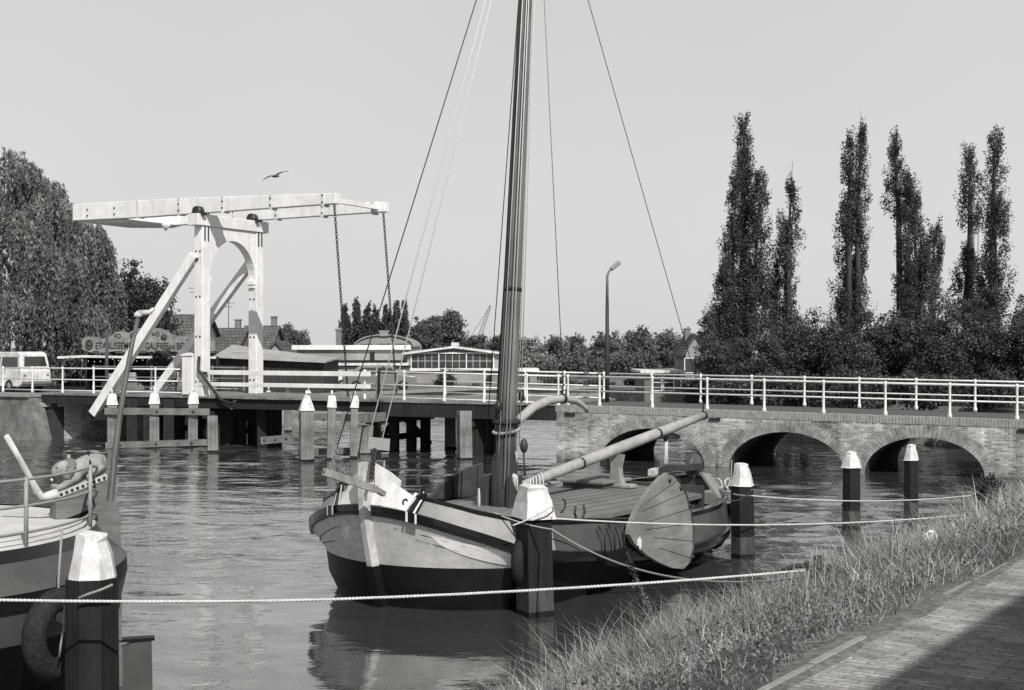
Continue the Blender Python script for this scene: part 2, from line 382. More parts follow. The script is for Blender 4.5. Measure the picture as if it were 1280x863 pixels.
# local frame of a strip: x along the street, -y away from the water is  +u? (street lies at u < 0)
def street(name, m, v0, v1, z):
    b = MB(); b.add([(-26,v0,0),(48,v0,0),(48,v1,0),(-26,v1,0)], [(0,1,2,3)])
    o = b.build(name, m); o.location = (K0.x, K0.y, z); o.rotation_euler = (0,0,math.atan2(KD.y,KD.x))
    return tag(o, kind='structure')
street('pavement', PAVE, -14, 0, PATHZ)
kb = MB(); x = -26.
while x < 48:
    L = rng.uniform(.35,1.0); kb.bbox((x+L/2, .03+rng.uniform(-.008,.008), -.075+rng.uniform(-.012,.008)), (L-.012,.06,.16), .012, Euler((0,0,rng.normal()*.008)).to_matrix()); x += L
ko = kb.build('kerb', STONE); ko.location = (K0.x,K0.y,PATHZ); ko.rotation_euler = (0,0,math.atan2(KD.y,KD.x)); tag(ko, kind='structure')
dv = MB(); n_ = 150; xs_ = np.linspace(-10, 40, n_)            # sandy verge with ragged edges over the kerb line
lo_ = -.02-.06*np.abs(np.sin(xs_*1.3)+.7*np.sin(xs_*3.1+1)+.5*np.sin(xs_*7.7))*.7-rng.random(n_)*.03; hi_ = .16+.12*np.sin(xs_*.9)+.08*np.sin(xs_*2.7)+rng.random(n_)*.05
dv.loft([[Vector((xs_[i], lo_[i], -.002)), Vector((xs_[i], lo_[i]*.6, .004)), Vector((xs_[i], .05, .006)), Vector((xs_[i], hi_[i], -.02))] for i in range(n_)], cap=False, closed=False, smooth=True)
o = dv.build('sandy_verge', mat('sandy_dirt', .20, .95, .5, 14, fine=.5, grime=.35, bump=.006)); o.location = (K0.x,K0.y,PATHZ); o.rotation_euler = (0,0,math.atan2(KD.y,KD.x)); tag(o, kind='structure')
bs = MB(); bs.add([(-26,-80,0),(48,-80,0),(48,-14,0),(-26,-14,0)], [(0,1,2,3)])
o = bs.build('ground_behind_street', ASPH); o.location = (K0.x,K0.y,PATHZ-.01); o.rotation_euler = (0,0,math.atan2(KD.y,KD.x)); tag(o, kind='structure')
# row of quay houses behind the photographer: out of the frame, their eaves shade the street
hs = thing('unseen_brick_terrace', 'brick terrace house on the street side, out of view to the right', 'house', (K0.x,K0.y,PATHZ), math.atan2(KD.y,KD.x))
def terr(b):
    b.box((11,-11.2,3.31), (34,9,6.62))
part('wall', mat('unseen_house_bricks', .15, .9, .3, 2), hs, terr)
part('roof', mat('unseen_roof_tiles', .09, .8, .3, 3), hs, lambda b: b.prism([(-6.4,-6.3,6.64),(-6.4,-16.2,6.64),(-6.4,-11.1,10.4)], (34.8,0,0)))
part('door', DARKT, hs, lambda b: b.box((2,-6.66,1.1), (1.0,.08,2.2)))
for i in range(5):
    wo = part('window', WHITE, hs, lambda b: b.box((-3.5+i*6.2,-6.66,4.4), (1.2,.08,1.6)))
    part('pane', mat('dark_glass', .03, .1, .1, 3, spec=.5), wo, lambda b: b.box((-3.5+i*6.2,-6.61,4.4), (1.0,.02,1.4)))
# ------------------------------------------------------------------ brick arch bridge
ARC = [(5.0,1.76,1.13), (9.32,1.76,1.14), (13.36,1.68,1.10)]
T0, T1, TOP, BW = 1.7, 24.0, 1.65, 4.8
def topz(t): return 1.70-.0105*(t-4)          # the bridge falls gently to the right
ab = thing('brick_arch_bridge', 'low brick bridge with round arches on the right of the canal', 'arch bridge', B0, BRZ)
def zbot(t, eps=0):
    for c, a, h in ARC:
        if abs(t-c) < a-1e-6: return h*math.sqrt(max(0, 1-((t-c)/a)**2))
    return -.8
ts = [T0]
for c, a, h in ARC:
    ts += [c-a-1e-4]+[c-a*math.cos(PI*i/28) for i in range(1, 28)]+[c+a+1e-4]
ts += [T1]
b = MB(); N = len(ts); sy = (-.15, -.15+BW)
vs = []
def zb(i):
    return zbot(ts[i])
for y in sy:
    for i in range(N): vs.append((ts[i], y, zb(i)))
    for i in range(N): vs.append((ts[i], y, topz(ts[i])))
fs = []; fsA = []
for i in range(N-1):
    fs.append((i, i+1, N+i+1, N+i)); fs.append((2*N+i, 3*N+i, 3*N+i+1, 2*N+i+1))
    fs.append((N+i, N+i+1, 3*N+i+1, 3*N+i))
    (fsA if zb(i) > -.5 or zb(i+1) > -.5 else fs).append((i, 2*N+i, 2*N+i+1, i+1))
fs.append((0, N, 3*N, 2*N)); fs.append((N-1, 2*N-1, 4*N-1, 3*N-1))
b.add(vs, fs); b.build('wall', BRICK, ab)
for c, a, h in ARC:
    b = MB(); n_ = 24; b.loft([[Vector((c-a*math.cos(PI*i/n_), y_, h*math.sin(PI*i/n_)+.0)) for i in range(n_+1)] for y_ in (-.148, BW-.152)], cap=False, closed=False, smooth=True); b.build('arch_vault', mat('shaded_vault', .03, .95, .4, 3), ab)  # vault coloured near black to carry the shade inside the arch
for c, a, h in ARC:                                            # voussoir ring of each arch
    r = MB(); nb = 46
    for i in range(nb):
        A0, A1 = PI*(i+.05)/nb, PI*(i+.95)/nb; W = .36+rng.uniform(-.012,.012); pr = .006+rng.uniform(0,.014)
        q = []
        for A, k in ((A0,0),(A1,0),(A1,W),(A0,W)):
            q.append((c-(a+k)*math.cos(A), -.15-pr, (h+k)*math.sin(A)))
        if min(p[2] for p in q) > -.01: r.prism(q, (0, pr+.05, 0))
    r.build('arch_ring', RINGB, ab)
cb = MB(); x = T0-.03
while x < T1:                                                  # soldier course of bricks on edge
    cb.box((x+.045, .03, topz(x)-.02+rng.uniform(-.006,.006)), (.082, .39+rng.uniform(-.012,.012), .22)); x += .094
cb.build('coping', mat('coping_bricks', .34, .9, .35, 7, fine=.4), ab)
part('road_surface', ASPH, ab, lambda b: b.prism([(T0+.05,.25,topz(T0)+.005),(T1-.05,.25,topz(T1)+.005),(T1-.05,.25,topz(T1)+.055),(T0+.05,.25,topz(T0)+.055)], (0,4.1,0)))
for t_ in (2.0, 6.9, 15.9): part('drain_slot', DARKT, ab, lambda b: b.box((t_+.2, -.17, topz(t_)-.2), (.35,.06,.09)))
def post(b, t, s, z, h=1.02):
    b.lathe([(.062,0),(.062,.10),(.04,.14),(.036,.5),(.036,h-.1),(.05,h-.06),(.055,h),(.035,h+.04)], (t,s,z), 8)
def rail_line(name, label, s, posts, z0, z1, rails, group, h=1.02, extra=.25):
    """iron railing: posts stand along the bridge, rails run between them; height eases from z0 to z1"""
    t = thing(name, label, 'railing', B0, BRZ, group); a, c = posts[0], posts[-1]
    zz = lambda q: z0+(z1-z0)*(q-a)/max(1e-3, c-a)
    for q in posts:
        bb = MB(); post(bb, q, s, zz(q), h); bb.build('post', WHITE, t)
    for hh, r in rails:
        bb = MB(); bb.tube([(a-extra,s,zz(a)+hh),(c+extra,s,zz(c)+hh)], r, 8); bb.build('rail', WHITE, t)
    return t
pr = [2.05+1.0*0]+[3.17+1.815*i for i in range(12)]
rail_line('bridge_railing', 'white iron railing on the near edge of the brick arch bridge', .0, pr, topz(pr[0])+.07, topz(pr[-1])+.07, [(.96,.034),(.50,.026)], 'white railings', .98)
rail_line('bridge_railing', 'white iron railing on the far edge of the brick arch bridge', 4.5, [1.4+1.815*i for i in range(13)], topz(1.4)+.07, topz(23.2)+.07, [(.96,.03),(.50,.024)], 'white railings', .98)
# ------------------------------------------------------------------ timber approach spans
DK = 1.85
def deck(name, label, t0, t1, th, m=DARKT):
    t = thing(name, label, 'bridge deck', B0, BRZ)
    L = t1-t0; c = (t0+t1)/2
    part('edge_beam', m, t, lambda b: b.box((c,-.18,DK-th/2-.05), (L,.2,th)))
    part('edge_beam', m, t, lambda b: b.box((c,4.75,DK-th/2-.05), (L,.2,th)))
    def pl(b):
        x = t0+.005
        while x < t1-.1: b.box((x+.11, 2.28, DK-.03+rng.uniform(-.006,.006)), (.21, 5.2, .07)); x += .22
    part('planking', TIMBER, t, pl)
    for s in (.6,1.7,2.9,4.0): part('joist', DARKT, t, lambda b: b.box((c,s,DK-.28), (L-.02,.22,.38)))
    return t
deck('approach_deck', 'dark timber approach span between the left quay and the white lift portal', -21.6, -13.25, .36)
deck('approach_deck', 'dark timber approach span between the lifting leaf and the brick bridge', -4.9, 1.68, .5)
rl = [(1.0,.028),(.55,.024),(.12,.02)]
rail_line('bridge_railing', 'white iron railing on the near edge of the left approach span', -.1, [-23.4,-21.75,-20.1,-18.45,-16.8,-15.3,-13.95], DK, DK, rl, 'white railings', 1.02, .1)
rail_line('bridge_railing', 'white iron railing on the far edge of the left approach span', 4.6, [-23+1.65*i for i in range(6)], DK, DK, rl, 'white railings', 1.02, .1)
rail_line('bridge_railing', 'white iron railing on the near edge of the span left of the brick bridge', -.1, [-5.76,-4.14,-2.54,-1.0,.6,1.75], DK, DK-.1, rl, 'white railings', 1.02, .1)
rail_line('bridge_railing', 'white iron railing on the far edge of the span left of the brick bridge', 4.6, [-5.2,-3.5,-1.8,-.2,1.5], DK, DK-.1, rl, 'white railings', 1.02, .1)
# abutment at the left end
am = thing('bridge_abutment', 'pale plastered masonry pier carrying the left end of the bridge', 'abutment', B0, BRZ)
part('pier', mat('plaster', .22, .9, .35, 2.5, grime=.4, fine=.4), am, lambda b: b.prism([(-32,-.9,-1),(-20.25,-.9,-1),(-21.1,-.9,1.72),(-32,-.9,1.72)], (0,.7,0)))
part('coping', STONE, am, lambda b: b.box((-26.5,-.55,1.78), (10.9,.9,.14)))
part('back_wall', mat('shaded_bricks', .04, .95, .3, 3), am, lambda b: b.box((-20.9,2.4,.4), (.6,5,2.4)))  # back wall tone darkened for the shade beneath the deck
# ------------------------------------------------------------------ white drawbridge
db = thing('drawbridge', 'white wooden double-beam drawbridge with chains over the canal', 'drawbridge', B0, BRZ)
TP, S0, S1 = -13.1, .0, 3.25                                   # portal position, its two posts
PT = 8.25
for s in (S0, S1):
    o = MB(); o.bbox((TP,s,(DK-.4+PT)/2), (.40,.46,PT-DK+.4), .02); p = o.build('post', WHITE, db)
    q = MB()
    for dx in (-.1,.1): q.box((TP+.215, s+dx, PT+.02), (.035,.045,1.15))
    q.build('iron_strap', IRON, p)
    for z_ in (2.4,4.1,5.6,7.3):
        for dx in (-.09,.09): part('bolt', IRON, p, lambda b: b.lathe([(0,-.02),(.04,-.02),(.03,.02),(0,.02)], (TP+dx, s-.24, z_), 6, axis=Euler((PI/2,0,0)).to_matrix()))
part('lintel', WHITE, db, lambda b: b.bbox((TP,(S0+S1)/2,PT+.22), (.5,S1-S0+1.05,.44), .02))
def archp(b):                                                  # boarded arch between the posts
    a, h = (S1-S0)/2-.24, 1.35; c = (S0+S1)/2; z0 = PT-1.95; n = 20; half = .17
    pts = [(c-a*math.cos(PI*i/n), z0+(h+.15)*math.sin(PI*i/n)) for i in range(n+1)]
    for i in range(n):
        (y0,z0_),(y1,z1_) = pts[i], pts[i+1]
        b.prism([(TP-half,y0,z0_),(TP-half,y1,z1_),(TP-half,y1,PT-.01),(TP-half,y0,PT-.01)], (2*half,0,0))
part('arch_panel', WHITE, db, archp)
for s, k in ((S0,1),(S1,-1)): part('capital', WHITE, db, lambda b: (b.bbox((TP, s+k*.29, PT-2.0), (.36,.14,.2), .02), b.bbox((TP, s+k*.27, PT-2.16), (.30,.1,.14), .02)))
for s in (S0, S1):                                             # balance beams and their bearings
    o = MB(); x0, x1 = TP-6.4, TP+6.15
    o.prism([(x0,s-.17,8.72),(x0+3.4,s-.17,8.70),(x1,s-.17,8.80),(x1,s-.17,9.17),(TP,s-.17,9.32),(x0,s-.17,9.38)], (0,.34,0))
    o = o.build('balance_beam', WHITE, db); bevel(o, .015, 1)
    for xb, hb_ in ((TP-3.05,.70),(TP-1.0,.66),(TP+1.1,.62),(TP+3.3,.54),(TP+5.6,.46)): part('beam_band', WHITE2, o, lambda b: b.box((xb,s,8.78+hb_*.36), (.10,.365,hb_)))
    part('bolt_heads', IRON, o, lambda b: [b.lathe([(0,-.02),(.035,-.02),(.03,.02),(0,.02)], (xb,s-.19,zz_), 6, axis=Euler((PI/2,0,0)).to_matrix()) for xb in (TP-5.6,TP-4.2,TP-1.0,TP+1.1,TP+3.3,TP+5.6) for zz_ in (8.88,9.12)])
    part('bearing', IRON, db, lambda b: (b.lathe([(.0,-.12),(.2,-.12),(.2,.12),(0,.12)], (TP+.05,s-.29,8.78), 14, axis=Euler((PI/2,0,0)).to_matrix()), b.box((TP+.05,s-.29,8.68), (.7,.2,.1))))
part('ballast_box', WHITE, db, lambda b: (b.box((TP-5.3,(S0+S1)/2,8.95), (2.3,S1-S0-.36,.42)), b.prism([(TP-6.4,S0+.19,8.68),(TP-4.1,S0+.19,8.58),(TP-3.6,S0+.19,8.66),(TP-4.1,S0+.19,8.73),(TP-6.4,S0+.19,8.73)], (0,S1-S0-.38,0))))
part('cross_tie', WHITE, db, lambda b: b.box((TP+5.8,(S0+S1)/2,8.98), (.16,S1-S0-.36,.18)))
part('lantern', WHITE2, db, lambda b: b.lathe([(.05,.12),(.16,.1),(.2,0),(.08,-.12),(.03,-.2)], (TP-3.0,1.4,8.5), 12))
for s in (S0, S1):                                             # raking struts
    o = MB(); o.beam((TP-.15,s-.02 if s else s-.26,7.15), (TP-4.85,s-.62,1.1) if s == S0 else (TP-5.1,s,1.9), .26, .34); o.build('strut', WHITE, db)
    part('bolt', IRON, db, lambda b: b.lathe([(0,-.03),(.07,-.03),(.07,.03),(0,.03)], (TP-.05,s-.26,7.0), 8, axis=Euler((PI/2,0,0)).to_matrix()))
part('strut_shoe', DARKT, db, lambda b: b.box((TP-4.7,-.3,1.02), (.9,.7,.3)))
for s, off in ((S0,.0),(S1,.0)):                               # lifting chains
    o = MB(); a, c = Vector((TP+5.98,s,8.82)), Vector((TP+6.6,s-.05,DK+.1)); n = 66
    dirn = (c-a).normalized(); base = dirn.to_track_quat('Z','Y').to_matrix()
    for i in range(n):
        ctr = a.lerp(c, (i+.5)/n)
        rot = base @ Euler((0,0,PI/2*(i % 2)+.4)).to_matrix() @ Euler((PI/2,0,0)).to_matrix()
        o.ring(ctr, .043, .0165, rot, 8, 4, 1.0, 1.75)
    o.build('chain', IRON, db)
# lifting leaf
LT0, LT1 = -13.2, -4.95
part('leaf_beam', DARKT, db, lambda b: (b.box(((LT0+LT1)/2,-.18,DK-.24), (LT1-LT0,.2,.38)), b.box(((LT0+LT1)/2,4.0,DK-.24), (LT1-LT0,.2,.38))))
part('leaf_planking', TIMBER, db, lambda b: [b.box((LT0+.12+.22*i, 1.9, DK-.02+rng.uniform(-.005,.005)), (.21,4.6,.07)) for i in range(37)])
for s in (-.22,):
    for z, h in ((2.86,.17),(2.42,.15)):
        part('guard_plank', WHITE, db, lambda b: b.bbox(((LT0+LT1)/2-.2, s, z-.11), (LT1-LT0-.6,.06,h), .01))
    for i in (0,4): part('guard_post', WHITE2, db, lambda b: b.box((LT0+.45+i*1.88, s+.08, DK+.46), (.07,.07,.92)))
part('gate_lever', IRON, db, lambda b: (b.tube([(TP+.1,-.3,3.35),(TP+.12,-.35,2.85),(TP+1.2,-.42,1.75),(TP+1.75,-.5,1.62),(TP+2.0,-.5,1.72)], .055, 8), b.box((TP+.3,-.3,2.72), (.3,.1,.1))))
part('latch_post', IRON, db, lambda b: b.tube([(LT1-.1,-.3,1.3),(LT1-.1,-.3,2.85),(LT1+.1,-.3,3.0)], .05, 8))
cab = thing('control_box', 'small white wooden box with a hook beside the foot of the near portal post', 'cabinet', BR(TP-.50,-.10,DK), BRZ)
part('cabinet_body', WHITE, cab, lambda b: b.bbox((0,0,.78), (.50,.36,1.46), .02))
part('lid', WHITE2, cab, lambda b: b.prism([(-.29,-.22,1.52),(.27,-.22,1.52),(.27,.22,1.60),(-.29,.22,1.60)], (0,0,.04)))
part('hook', IRON, cab, lambda b: b.tube([(-.26,-.20,1.1),(-.26,-.25,.88),(-.19,-.25,.88)], .02, 6))
# ------------------------------------------------------------------ trestles and fenders under the timber spans
def trestle(label, t, ss, m=DARKT, w=.32, brace=True):
    e = thing('timber_trestle', label, 'trestle', B0, BRZ, 'timber trestles under the bridge')
    for s in ss:
        o = MB(); o.bbox((t,s,-.2), (w,w,3.0), .02); o.build('leg', m, e)
    a, c = ss[0], ss[-1]
    part('cap_beam', m, e, lambda b: b.bbox((t,(a+c)/2,1.16), (.36,c-a+.8,.3), .02))
    if brace:
        part('waler', m, e, lambda b: (b.box((t-.2,(a+c)/2,.45), (.12,c-a+.5,.22))))
        part('brace', m, e, lambda b: (b.beam((t-.2,a,.1),(t-.2,(a+c)/2,1.1),.12,.2), b.beam((t+.2,(a+c)/2,1.1),(t+.2,c,.1),.12,.2)))
    return e
trestle('dark timber trestle below the lifting leaf at the white portal', -12.6, [.0,.8,1.6,2.5,3.3], w=.4)
trestle('dark cross-braced trestle in the middle of the canal, under the end of the lifting leaf', -5.3, [-.1,1.1,2.3,3.3], w=.30)
trestle('dark trestle standing left of the mast under the right approach span', -1.5, [.2,1.1], w=.42, brace=False)
trestle('dark trestle beneath the left approach span behind the white-capped fender posts', -15.6, [.4,1.6,2.9,4.2], w=.34)
def cap_geom(b, c, r0, r1, h, n=4, ph=PI/4, pin=False):
    k0 = len(b.v)
    b.lathe([(r0,0),(r0*.97,.02),((r0+r1)*.5*.97,h*.5),(r1,h*.82),(r1*.96,h*.95),(r1*.55,h)], c, n, False, ph=ph)
    b.v[k0:] = [(x+rng.normal()*.007, y+rng.normal()*.007, z+rng.normal()*.007) for x, y, z in b.v[k0:]]
    if pin: b.tube([Vector(c)+Vector((0,0,h)), Vector(c)+Vector((0,0,h+.16))], .035, 6)
def pile(label, px, pyw, pyt, w, Y=None, m=TIMBER, cap=(.0,.0,.0), rz=.3, n=4, group='mooring piles', lean=(0,0), name='mooring_pile', pin=False, capm=None):
    """pile standing in the water; cap = (height, half bottom, half top)"""
    Y = Y or H*F/(pyw-HY); X = PX(px, Y); zt = PZ(pyt, Y)
    t = thing(name, label, 'pile', (X,Y,0), rz, group); k = 1/math.cos(PI/n); t.rotation_euler = (rng.normal()*.010, rng.normal()*.010, rz+rng.normal()*.05)
    ph = PI/n
    zc = zt-cap[0]
    o = MB(); r = w/2*k
    o.loft([[Vector((r*f*math.cos(2*PI*i/n+ph)+lean[0]*z, r*f*math.sin(2*PI*i/n+ph)+lean[1]*z, z)) for i in range(n)] for z, f in ((-2,1.0),(.0,1.0),(.5,.99),(zc,.96))])
    o = o.build('shaft', m, t)
    o = MB(); o.loft([[Vector((r*1.04*math.cos(2*PI*i/n+ph), r*1.04*math.sin(2*PI*i/n+ph), z)) for i in range(n)] for z in (-.3,.08)]); o.build('weed_band', mat('wet_wood', .012, .4, .5, 9), t)
    if m is TAR: o = MB(); o.loft([[Vector((r*1.012*math.cos(2*PI*i/n+ph), r*1.012*math.sin(2*PI*i/n+ph), z)) for i in range(n)] for z in (.08,.20,.38)]); o.build('tide_band', mat('tide_stain', .07, .8, .6, 12, (1,1,.3), fine=.5), t)
    if cap[0]:
        o = MB(); cap_geom(o, (lean[0]*zc,lean[1]*zc,zc-.01), cap[1]*k, cap[2]*k, cap[0], n, ph, pin); o.build('cap', capm or WHITE2, t)
    return t
g = 'fender posts in front of the drawbridge'
fl = [pile('white-capped fender post at the foot of the white raking strut', 140, 566, 492, .34, 49.5, cap=(.40,.2,.14), group=g, name='fender_post', pin=True),
      pile('white-capped fender post midway between the strut foot and the portal', 193, 566, 491, .34, 49.7, cap=(.40,.2,.14), group=g, name='fender_post', pin=True),
      pile('white-capped fender post right in front of the near portal post', 240.5, 566, 490, .34, 50.0, cap=(.42,.2,.14), group=g, name='fender_post', pin=True)]
def waler(label, a, c, h, th=.2):
    o = thing('fender_beam', label, 'fender beam', a); v = Vector(c)-Vector(a)
    part('beam', TIMBERH, o, lambda b: b.beam((0,0,0), v, th, h)); return part('bolt_heads', IRON, o, lambda b: [b.lathe([(0,-.02),(.05,-.02),(.05,.02),(0,.02)], v*q+Vector((0,-th/2-.01,0)), 8, axis=Euler((PI/2,0,0)).to_matrix()) for q in (.15,.5,.85)])
waler('upper weathered beam bolted across the three fender posts left of the portal', P(131,514,49.25), P(262,515,49.9), .24)
waler('lower weathered beam just above the water across the left fender posts', P(132,557,49.25), P(259,553,49.9), .22)
for px, Y, l in ((165,51.2,'first'),(186,52.5,'second'),(211,51.4,'third')): pile('dark uncapped post behind the left fender beams, '+l+' counted from the left', px, 0, 500, .38, Y, DARKT, group='dark posts under the left span', name='bridge_post')
pile('squat weathered post right of the left fender, below the portal foot', 266, 570, 520, .36, 47.8, TIMBER, name='bridge_post')
pile('light fender pile with a broad white cap, largest of the three in mid canal', 383, 577, 494, .44, None, TIMBER, (.50,.24,.1), .5, 6, 'capped piles in mid canal', name='fender_post', pin=True, capm=WHITE2)
pile('light fender pile with a slim white cap, middle one of three in mid canal', 413.5, 575, 494, .27, None, TIMBER, (.40,.16,.12), .2, 4, 'capped piles in mid canal', name='fender_post', pin=True)
pile('slim white-capped fender pile closest to the dark mid-canal trestle', 442, 573, 494, .24, None, TIMBER, (.40,.15,.12), .2, 4, 'capped piles in mid canal', name='fender_post', pin=True)
waler('upper weathered beam joining the three capped piles in mid canal', P(374,521,45.3), P(458,523,46.3), .24)
waler('lower weathered beam near the water joining the capped piles in mid canal', P(374,566,45.3), P(446,563,46.3), .2)
pile('curved light pile leaning beside the dark mid-canal trestle', 455, 569, 532, .36, None, TIMBER, lean=(.12,0), name='bridge_post')
for px, Y, l in ((336,58,'left'),(360,59.5,'middle'),(386,60.5,'right')): pile('pile behind the lifting leaf with only its white pointed cap above the deck, '+l+' one', px, 0, PZ and 488, .3, Y, TIMBER, (.3,.2,.08), .2, 4, 'far capped piles behind the lifting leaf', name='fender_post', pin=True)
pile('slim light pile under the right approach span, left of the braced one', 563, 561, 512, .34, None, TIMBER, name='bridge_post')
pile('thick light pile with a sloping shadow under the right approach span', 580.5, 575, 514, .42, None, TIMBER, name='bridge_post')
pile('narrow pile close to the left side of the mast under the approach span', 592, 566, 514, .2, None, TIMBER, name='bridge_post')
for px, Y, l in ((327,50.5,'left one'),(346,51.5,'right one')): pile('dark post between the portal trestle and the capped piles, '+l, px, 0, 500, .34, Y, DARKT, group='dark posts beside the portal trestle', name='bridge_post')
waler('short weathered beam low over the water between portal trestle and capped piles', P(325,551,49.5), P(364,548,50.0), .26)
waler('dark beam joining the mid canal trestle to the nearest capped pile', P(452,523,46.2), P(480,521,47.0), .30)
# ------------------------------------------------------------------ mooring piles by the boats
MP = dict(m=TAR)
pile('big black pile with a flared white cap beside the boat stern in the left foreground', 116, 0, 664, .425, 11.3, TAR, (.385,.195,.122), .25, 8)
pile('black pile with a square white cap right of the mast, beside the sailing boat', 669, 769, 605, .38, None, TAR, (.46,.235,.155), .42, 4)
pile('black pile with a white cap standing at the stern of the sailing boat', 929, 697, 578, .37, None, TAR, (.40,.19,.11), .55, 6)
pile('black pile with a white cap in open water before the second brick arch', 1064, 662, 564, .33, None, TAR, (.34,.19,.1), .6, 6)
pile('farthest black pile with a small white cap, in front of the third brick arch', 1139, 650, 555, .28, None, TAR, (.34,.15,.09), .6, 6)
# ------------------------------------------------------------------ the sailing boat
bo = thing('sailing_boat', 'old flat-bottomed wooden sailing boat with tall mast, raised fan-shaped leeboards and black bottom', 'sailing boat', (-1.83,19.47,0), math.atan2(.809,.588))
VARN = mat('varnished_planks', .60, .4, .16, 2.2, (.5,2,5), grime=.22, spec=.4, fine=.15, streak=.12)
GREYP = mat('grey_hull_paint', .06, .4, .2, 2.5, grime=.35, spec=.5)
BULW = mat('oiled_bulwark', .25, .5, .12, 2.0, (.6,2,4), grime=.25, streak=.15, spec=.5)
BLACKP = mat('black_hull_paint', .009, .45, .4, 3, spec=.15)
GLOSSB = mat('glossy_black_rail', .012, .16, .2, 5, spec=.6)
DECKW = mat('deck_planks', .19, .75, .25, 5, (.3,6,1), grime=.25, fine=.2)
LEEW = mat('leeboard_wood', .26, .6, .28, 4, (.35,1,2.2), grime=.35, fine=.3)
MASTW = mat('mast_wood', .16, .75, .3, 6, (2,2,.12), grime=.3, bump=.004)
DMAST = mat('mast_foot_wood', .05, .5, .4, 6, (3,3,.2), grime=.3)
SPARW = mat('spar_wood', .36, .6, .16, 5, (1,1,1), grime=.2)
OAK = mat('pale_oak', .28, .6, .25, 6, (1,1,1), grime=.3)
def interp(x, tab):
    xs, ys = zip(*tab); return float(np.interp(x, xs, ys))
zrub = [(-.55,1.52),(-.35,1.42),(0,1.19),(.6,.88),(1.2,.78),(2,.69),(3.3,.53),(5,.44),(6.5,.47),(8,.54),(9.2,.70)]
zgun = [(-.6,1.88),(-.36,1.72),(0,1.53),(.3,1.39),(.6,1.30),(1.2,1.22),(2,1.17),(3.3,1.03),(5,.95),(6.5,.96),(8,1.0),(9.2,1.14)]
def hb(s, s0, s1, B, lb, la):
    """half breadth of one level at station s"""
    if s <= s0 or s >= s1: return 0.
    x = min(1, (s-s0)/lb); y = min(1, (s1-s)/la)
    return B*((1-(1-x)**2.2)**.5 if B < 2.05 else (1-(1-x)**2)**.56)*(1-(1-y)**1.8)**.7
#        name     z(s)                      s0    s1   B    lb   la
LEV = [(lambda s:-.40,                      .35, 8.2, 1.35, 1.9, 3.8),
       (lambda s:-.05,                      .02, 8.75,1.82, 1.8, 4.0),
       (lambda s: .30,                     -.10, 8.95,1.98, 1.8, 4.0),
       (lambda s: min(.62, interp(s, zrub)-.09),      -.17, 9.05, 2.12,1.85, 4.0),
       (lambda s: min((.62+interp(s, zrub)-.075)/2+.02, interp(s, zrub)-.085), -.26, 9.12,2.2,1.9,4.0),
       (lambda s: interp(s, zrub)-.075,     -.34, 9.15, 2.25,1.8,4.0),
       (lambda s: interp(s, zrub)+.05,     -.35, 9.15, 2.25,1.8,4.0),
       (lambda s: interp(s, zgun),         -.24, 9.2, 2.12, 1.95, 3.9)]
UU = np.concatenate([np.linspace(0,1,22)**2*.32, np.linspace(.32,1,30)[1:]**1.0])
UU = np.array(sorted(set(list(np.linspace(0,1,20)**2*.3)+list(np.linspace(.3,.72,12))+list(1-np.linspace(0,1,16)**1.7*.28))))
def lev_pt(i, u, side, out=0.):
    zf, s0, s1, B, lb, la = LEV[i]; s = s0+u*(s1-s0); return Vector((s, side*(hb(s,s0,s1,B,lb,la)+out+.04), zf(s)))
def skin_strip(b, i0, i1, side, us=UU, out=0., sub=3):
    """surface between two neighbouring levels"""
    rows = []
    for u in us:
        a, c = lev_pt(i0,u,side,out), lev_pt(i1,u,side,out); rows.append([a.lerp(c, q/sub) for q in range(sub+1)])
    b.loft(rows, cap=False, closed=False, smooth=True)
def hullpart(name, m, pairs, sides=(-1,1), us=UU, out=0., parent=bo, label=None):
    b = MB()
    for sd_ in sides:
        for i0, i1 in pairs: skin_strip(b, i0, i1, sd_, us, out)
    o = b.build(name, m, parent)
    if label: o['label'] = label
    return o
hu = MB()
for sd_ in (-1,1):
    for i0,i1 in ((0,1),(1,2),(2,3)): skin_strip(hu, i0, i1, sd_)
# bottom
rows = [[lev_pt(0,u,-1), lev_pt(0,u,1)] for u in UU]; hu.loft(rows, cap=False, closed=False)
hull = hu.build('hull', BLACKP, bo); hull['label'] = 'black bottom of the hull'
hullpart('topside', VARN, [(3,4),(4,5)], us=[u for u in UU if u < .145], label='pale varnished bow planking above the black bottom')
hullpart('topside', GREYP, [(3,4),(4,5)], us=[u for u in UU if u >= .14], label='dull grey planking aft')
# sun glare on the near bow, painted as a white crescent
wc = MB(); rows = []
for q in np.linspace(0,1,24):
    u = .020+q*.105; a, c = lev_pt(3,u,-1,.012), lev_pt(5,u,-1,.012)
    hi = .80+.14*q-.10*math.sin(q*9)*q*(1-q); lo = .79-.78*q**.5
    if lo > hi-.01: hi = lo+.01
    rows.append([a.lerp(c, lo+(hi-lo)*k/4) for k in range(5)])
wc.loft(rows, cap=False, closed=False, smooth=True); wc.build('glare_patch', mat('bow_glare', .86, .45, .08, 3, grime=.15), bo)
# seams between the planks of the bow
def seam(b, u0, u1, f0, f1, i0=3, i1=5, side=-1):
    b.tube([lev_pt(i0,u,side,.004).lerp(lev_pt(i1,u,side,.004), f0+(f1-f0)*k) for u, k in ((u0+(u1-u0)*k, k) for k in np.linspace(0,1,14))], .006, 4)
part('plank_seam', DARKT, bo, lambda b: (seam(b,.012,.17,.62,.06), seam(b,.004,.17,.78,.5), seam(b,.01,.12,.75,.2,side=1), seam(b,.02,.14,.4,.05,side=1)))
